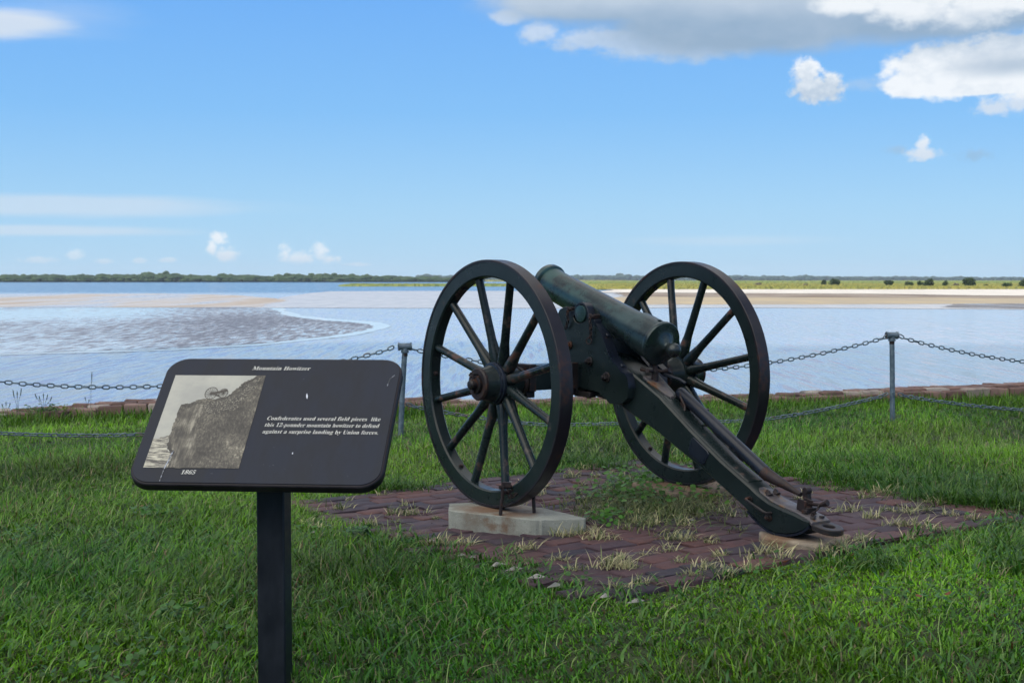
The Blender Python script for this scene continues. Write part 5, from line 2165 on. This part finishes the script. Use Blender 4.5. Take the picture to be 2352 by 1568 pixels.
# weeds with forked seed heads standing on the sea wall
m_, q, b, oc = mat('weed stalk')
b.inputs['Base Color'].default_value = (0.03, 0.06, 0.035, 1)
b.inputs['Roughness'].default_value = 0.7
for i, (u, v0, v1, sp, lab) in enumerate([
    (14, 935, 905, 3, 'small forked grass stalk on the seawall at the far left edge'),
    (40, 930, 872, 3, 'forked grass stalk standing on the seawall left of the leafy weed'),
    (100, 925, 885, 5, 'spreading grass stalks with thin seed heads on the seawall behind the leafy weed'),
    (208, 920, 865, 1, 'tall single grass stalk with an upright seed head on the seawall'),
    (200, 918, 897, 2, 'short forked grass stalk at the foot of the tall single stalk'),
    (440, 913, 893, 2, 'short grass stalks on the seawall just left of the sign'),
]):
    p = Py(u, v0, wall_y((u - 1176) / 3150 * 9.9) + .05)
    e = empty('grass_stalk', (p.x, p.y, wall_top(p.x) - .02))
    tag(e, lab, 'weed', 'grass stalks on the seawall')
    h = (v0 - v1) / 3150 * p.y + .02
    bm = bmesh.new()
    for k in range(sp):
        off = (k - (sp - 1) / 2) * .028
        if sp == 1:
            off, h_ = .012, h * 1.3
        else:
            h_ = h * random.uniform(.75, 1.05)
        add_tube(bm, [(0, 0, -.03), (off * .3, 0, h_ * .5), (off, 0, h_)], .0012, 4)
        bm2 = bmesh.new()
        add_tube(bm2, [(off * .85, 0, h_ * .78), (off, 0, h_), (off * 1.06, 0, h_ * 1.1)], [.0016, .0038, .0012], 5)
        obj('seed_head', bm2, m_, e)
    obj('stalk', bm, m_, e)
# a leafy weed on the wall at the left
e = empty('leafy_weed', Py(105, 925, wall_y(-3.3) + .04))
e.location.z = wall_top(-3.3) - .01
tag(e, 'low leafy green weed growing on top of the seawall at the left', 'weed')
V, F, Cc = [], [], []
for _ in range(260):
    x, y, z = rng.normal(0.02, .085), rng.normal(0, .04), abs(rng.normal(0, .022)) + .005
    s = rng.uniform(.007, .014)
    Bq = basis(Vector((rng.normal(0, .5), rng.normal(-.3, .5), 1)).normalized())
    i0 = len(V)
    for k_ in range(6):
        a = 2 * math.pi * k_ / 6
        V.append(tuple(Vector((x, y, z)) + Bq @ Vector((math.cos(a), math.sin(a) * .6, 0)) * s))
    F.append(tuple(range(i0, i0 + 6)))
    c_ = np.array([0.04, 0.09, 0.02]) * rng.uniform(.6, 1.5) + (np.array([.1, .08, 0]) if x > .1 else 0)
    Cc += [(*c_, 1)] * 6
me = bpy.data.meshes.new('leaves')
me.from_pydata(V, [], F)
at = me.attributes.new('col', 'FLOAT_COLOR', 'POINT')
at.data.foreach_set('color', np.array(Cc, np.float32).ravel())
link_mesh('leaves', me, M_blade, e)

# ------------------------------------------------------------------ unseen cloud added to keep the sun off the lawn
m_, q, b, oc = mat('added_cloud')
b.inputs['Base Color'].default_value = (0.85, 0.85, 0.85, 1)
b.inputs['Roughness'].default_value = 1.0
b.inputs['Specular IOR Level'].default_value = 0
bm = bmesh.new()
H = 420.0
cc_ = Vector((0, 9, 0)) + SDIR * (H / SDIR.z)
rc_ = random.Random(9)
for k in range(34):
    a = rc_.uniform(0, 6.28)
    rr_ = math.sqrt(rc_.random()) * 34
    s = rc_.uniform(13, 24)
    M = Matrix.Translation((math.cos(a) * rr_ * 1.1, math.sin(a) * rr_, rc_.uniform(0, 7))) @ Matrix.Diagonal((s, s, s * .5, 1))
    vs_ = bmesh.ops.create_icosphere(bm, subdivisions=3, radius=1, matrix=M)['verts']
    for v in vs_:
        d = mnoise.noise(v.co * .12) * 3 + mnoise.noise(v.co * .3) * 1.2
        v.co += v.co.normalized() * d
        if v.co.z < -3:
            v.co.z = -3 + (v.co.z + 3) * .15
cl = obj('added_cloud', bm, m_)
cl.location = cc_
tag(cl, kind='structure')

# ------------------------------------------------------------------ haze over the water
m_ = bpy.data.materials.new('haze')
m_.use_nodes = True
nt = m_.node_tree
for n in list(nt.nodes):
    nt.nodes.remove(n)
pv = nt.nodes.new('ShaderNodeVolumePrincipled')
pv.inputs['Color'].default_value = (0.72, 0.85, 1.0, 1)
pv.inputs['Density'].default_value = 0.00008
pv.inputs['Anisotropy'].default_value = 0.0
on = nt.nodes.new('ShaderNodeOutputMaterial')
nt.links.new(pv.outputs[0], on.inputs['Volume'])
bm = bmesh.new()
add_box(bm, (0, 3400, (60 - 4.5) / 2), (10400, 7600, 64.5))
hzo = obj('haze', bm, m_, smooth=0)
tag(hzo, kind='stuff')
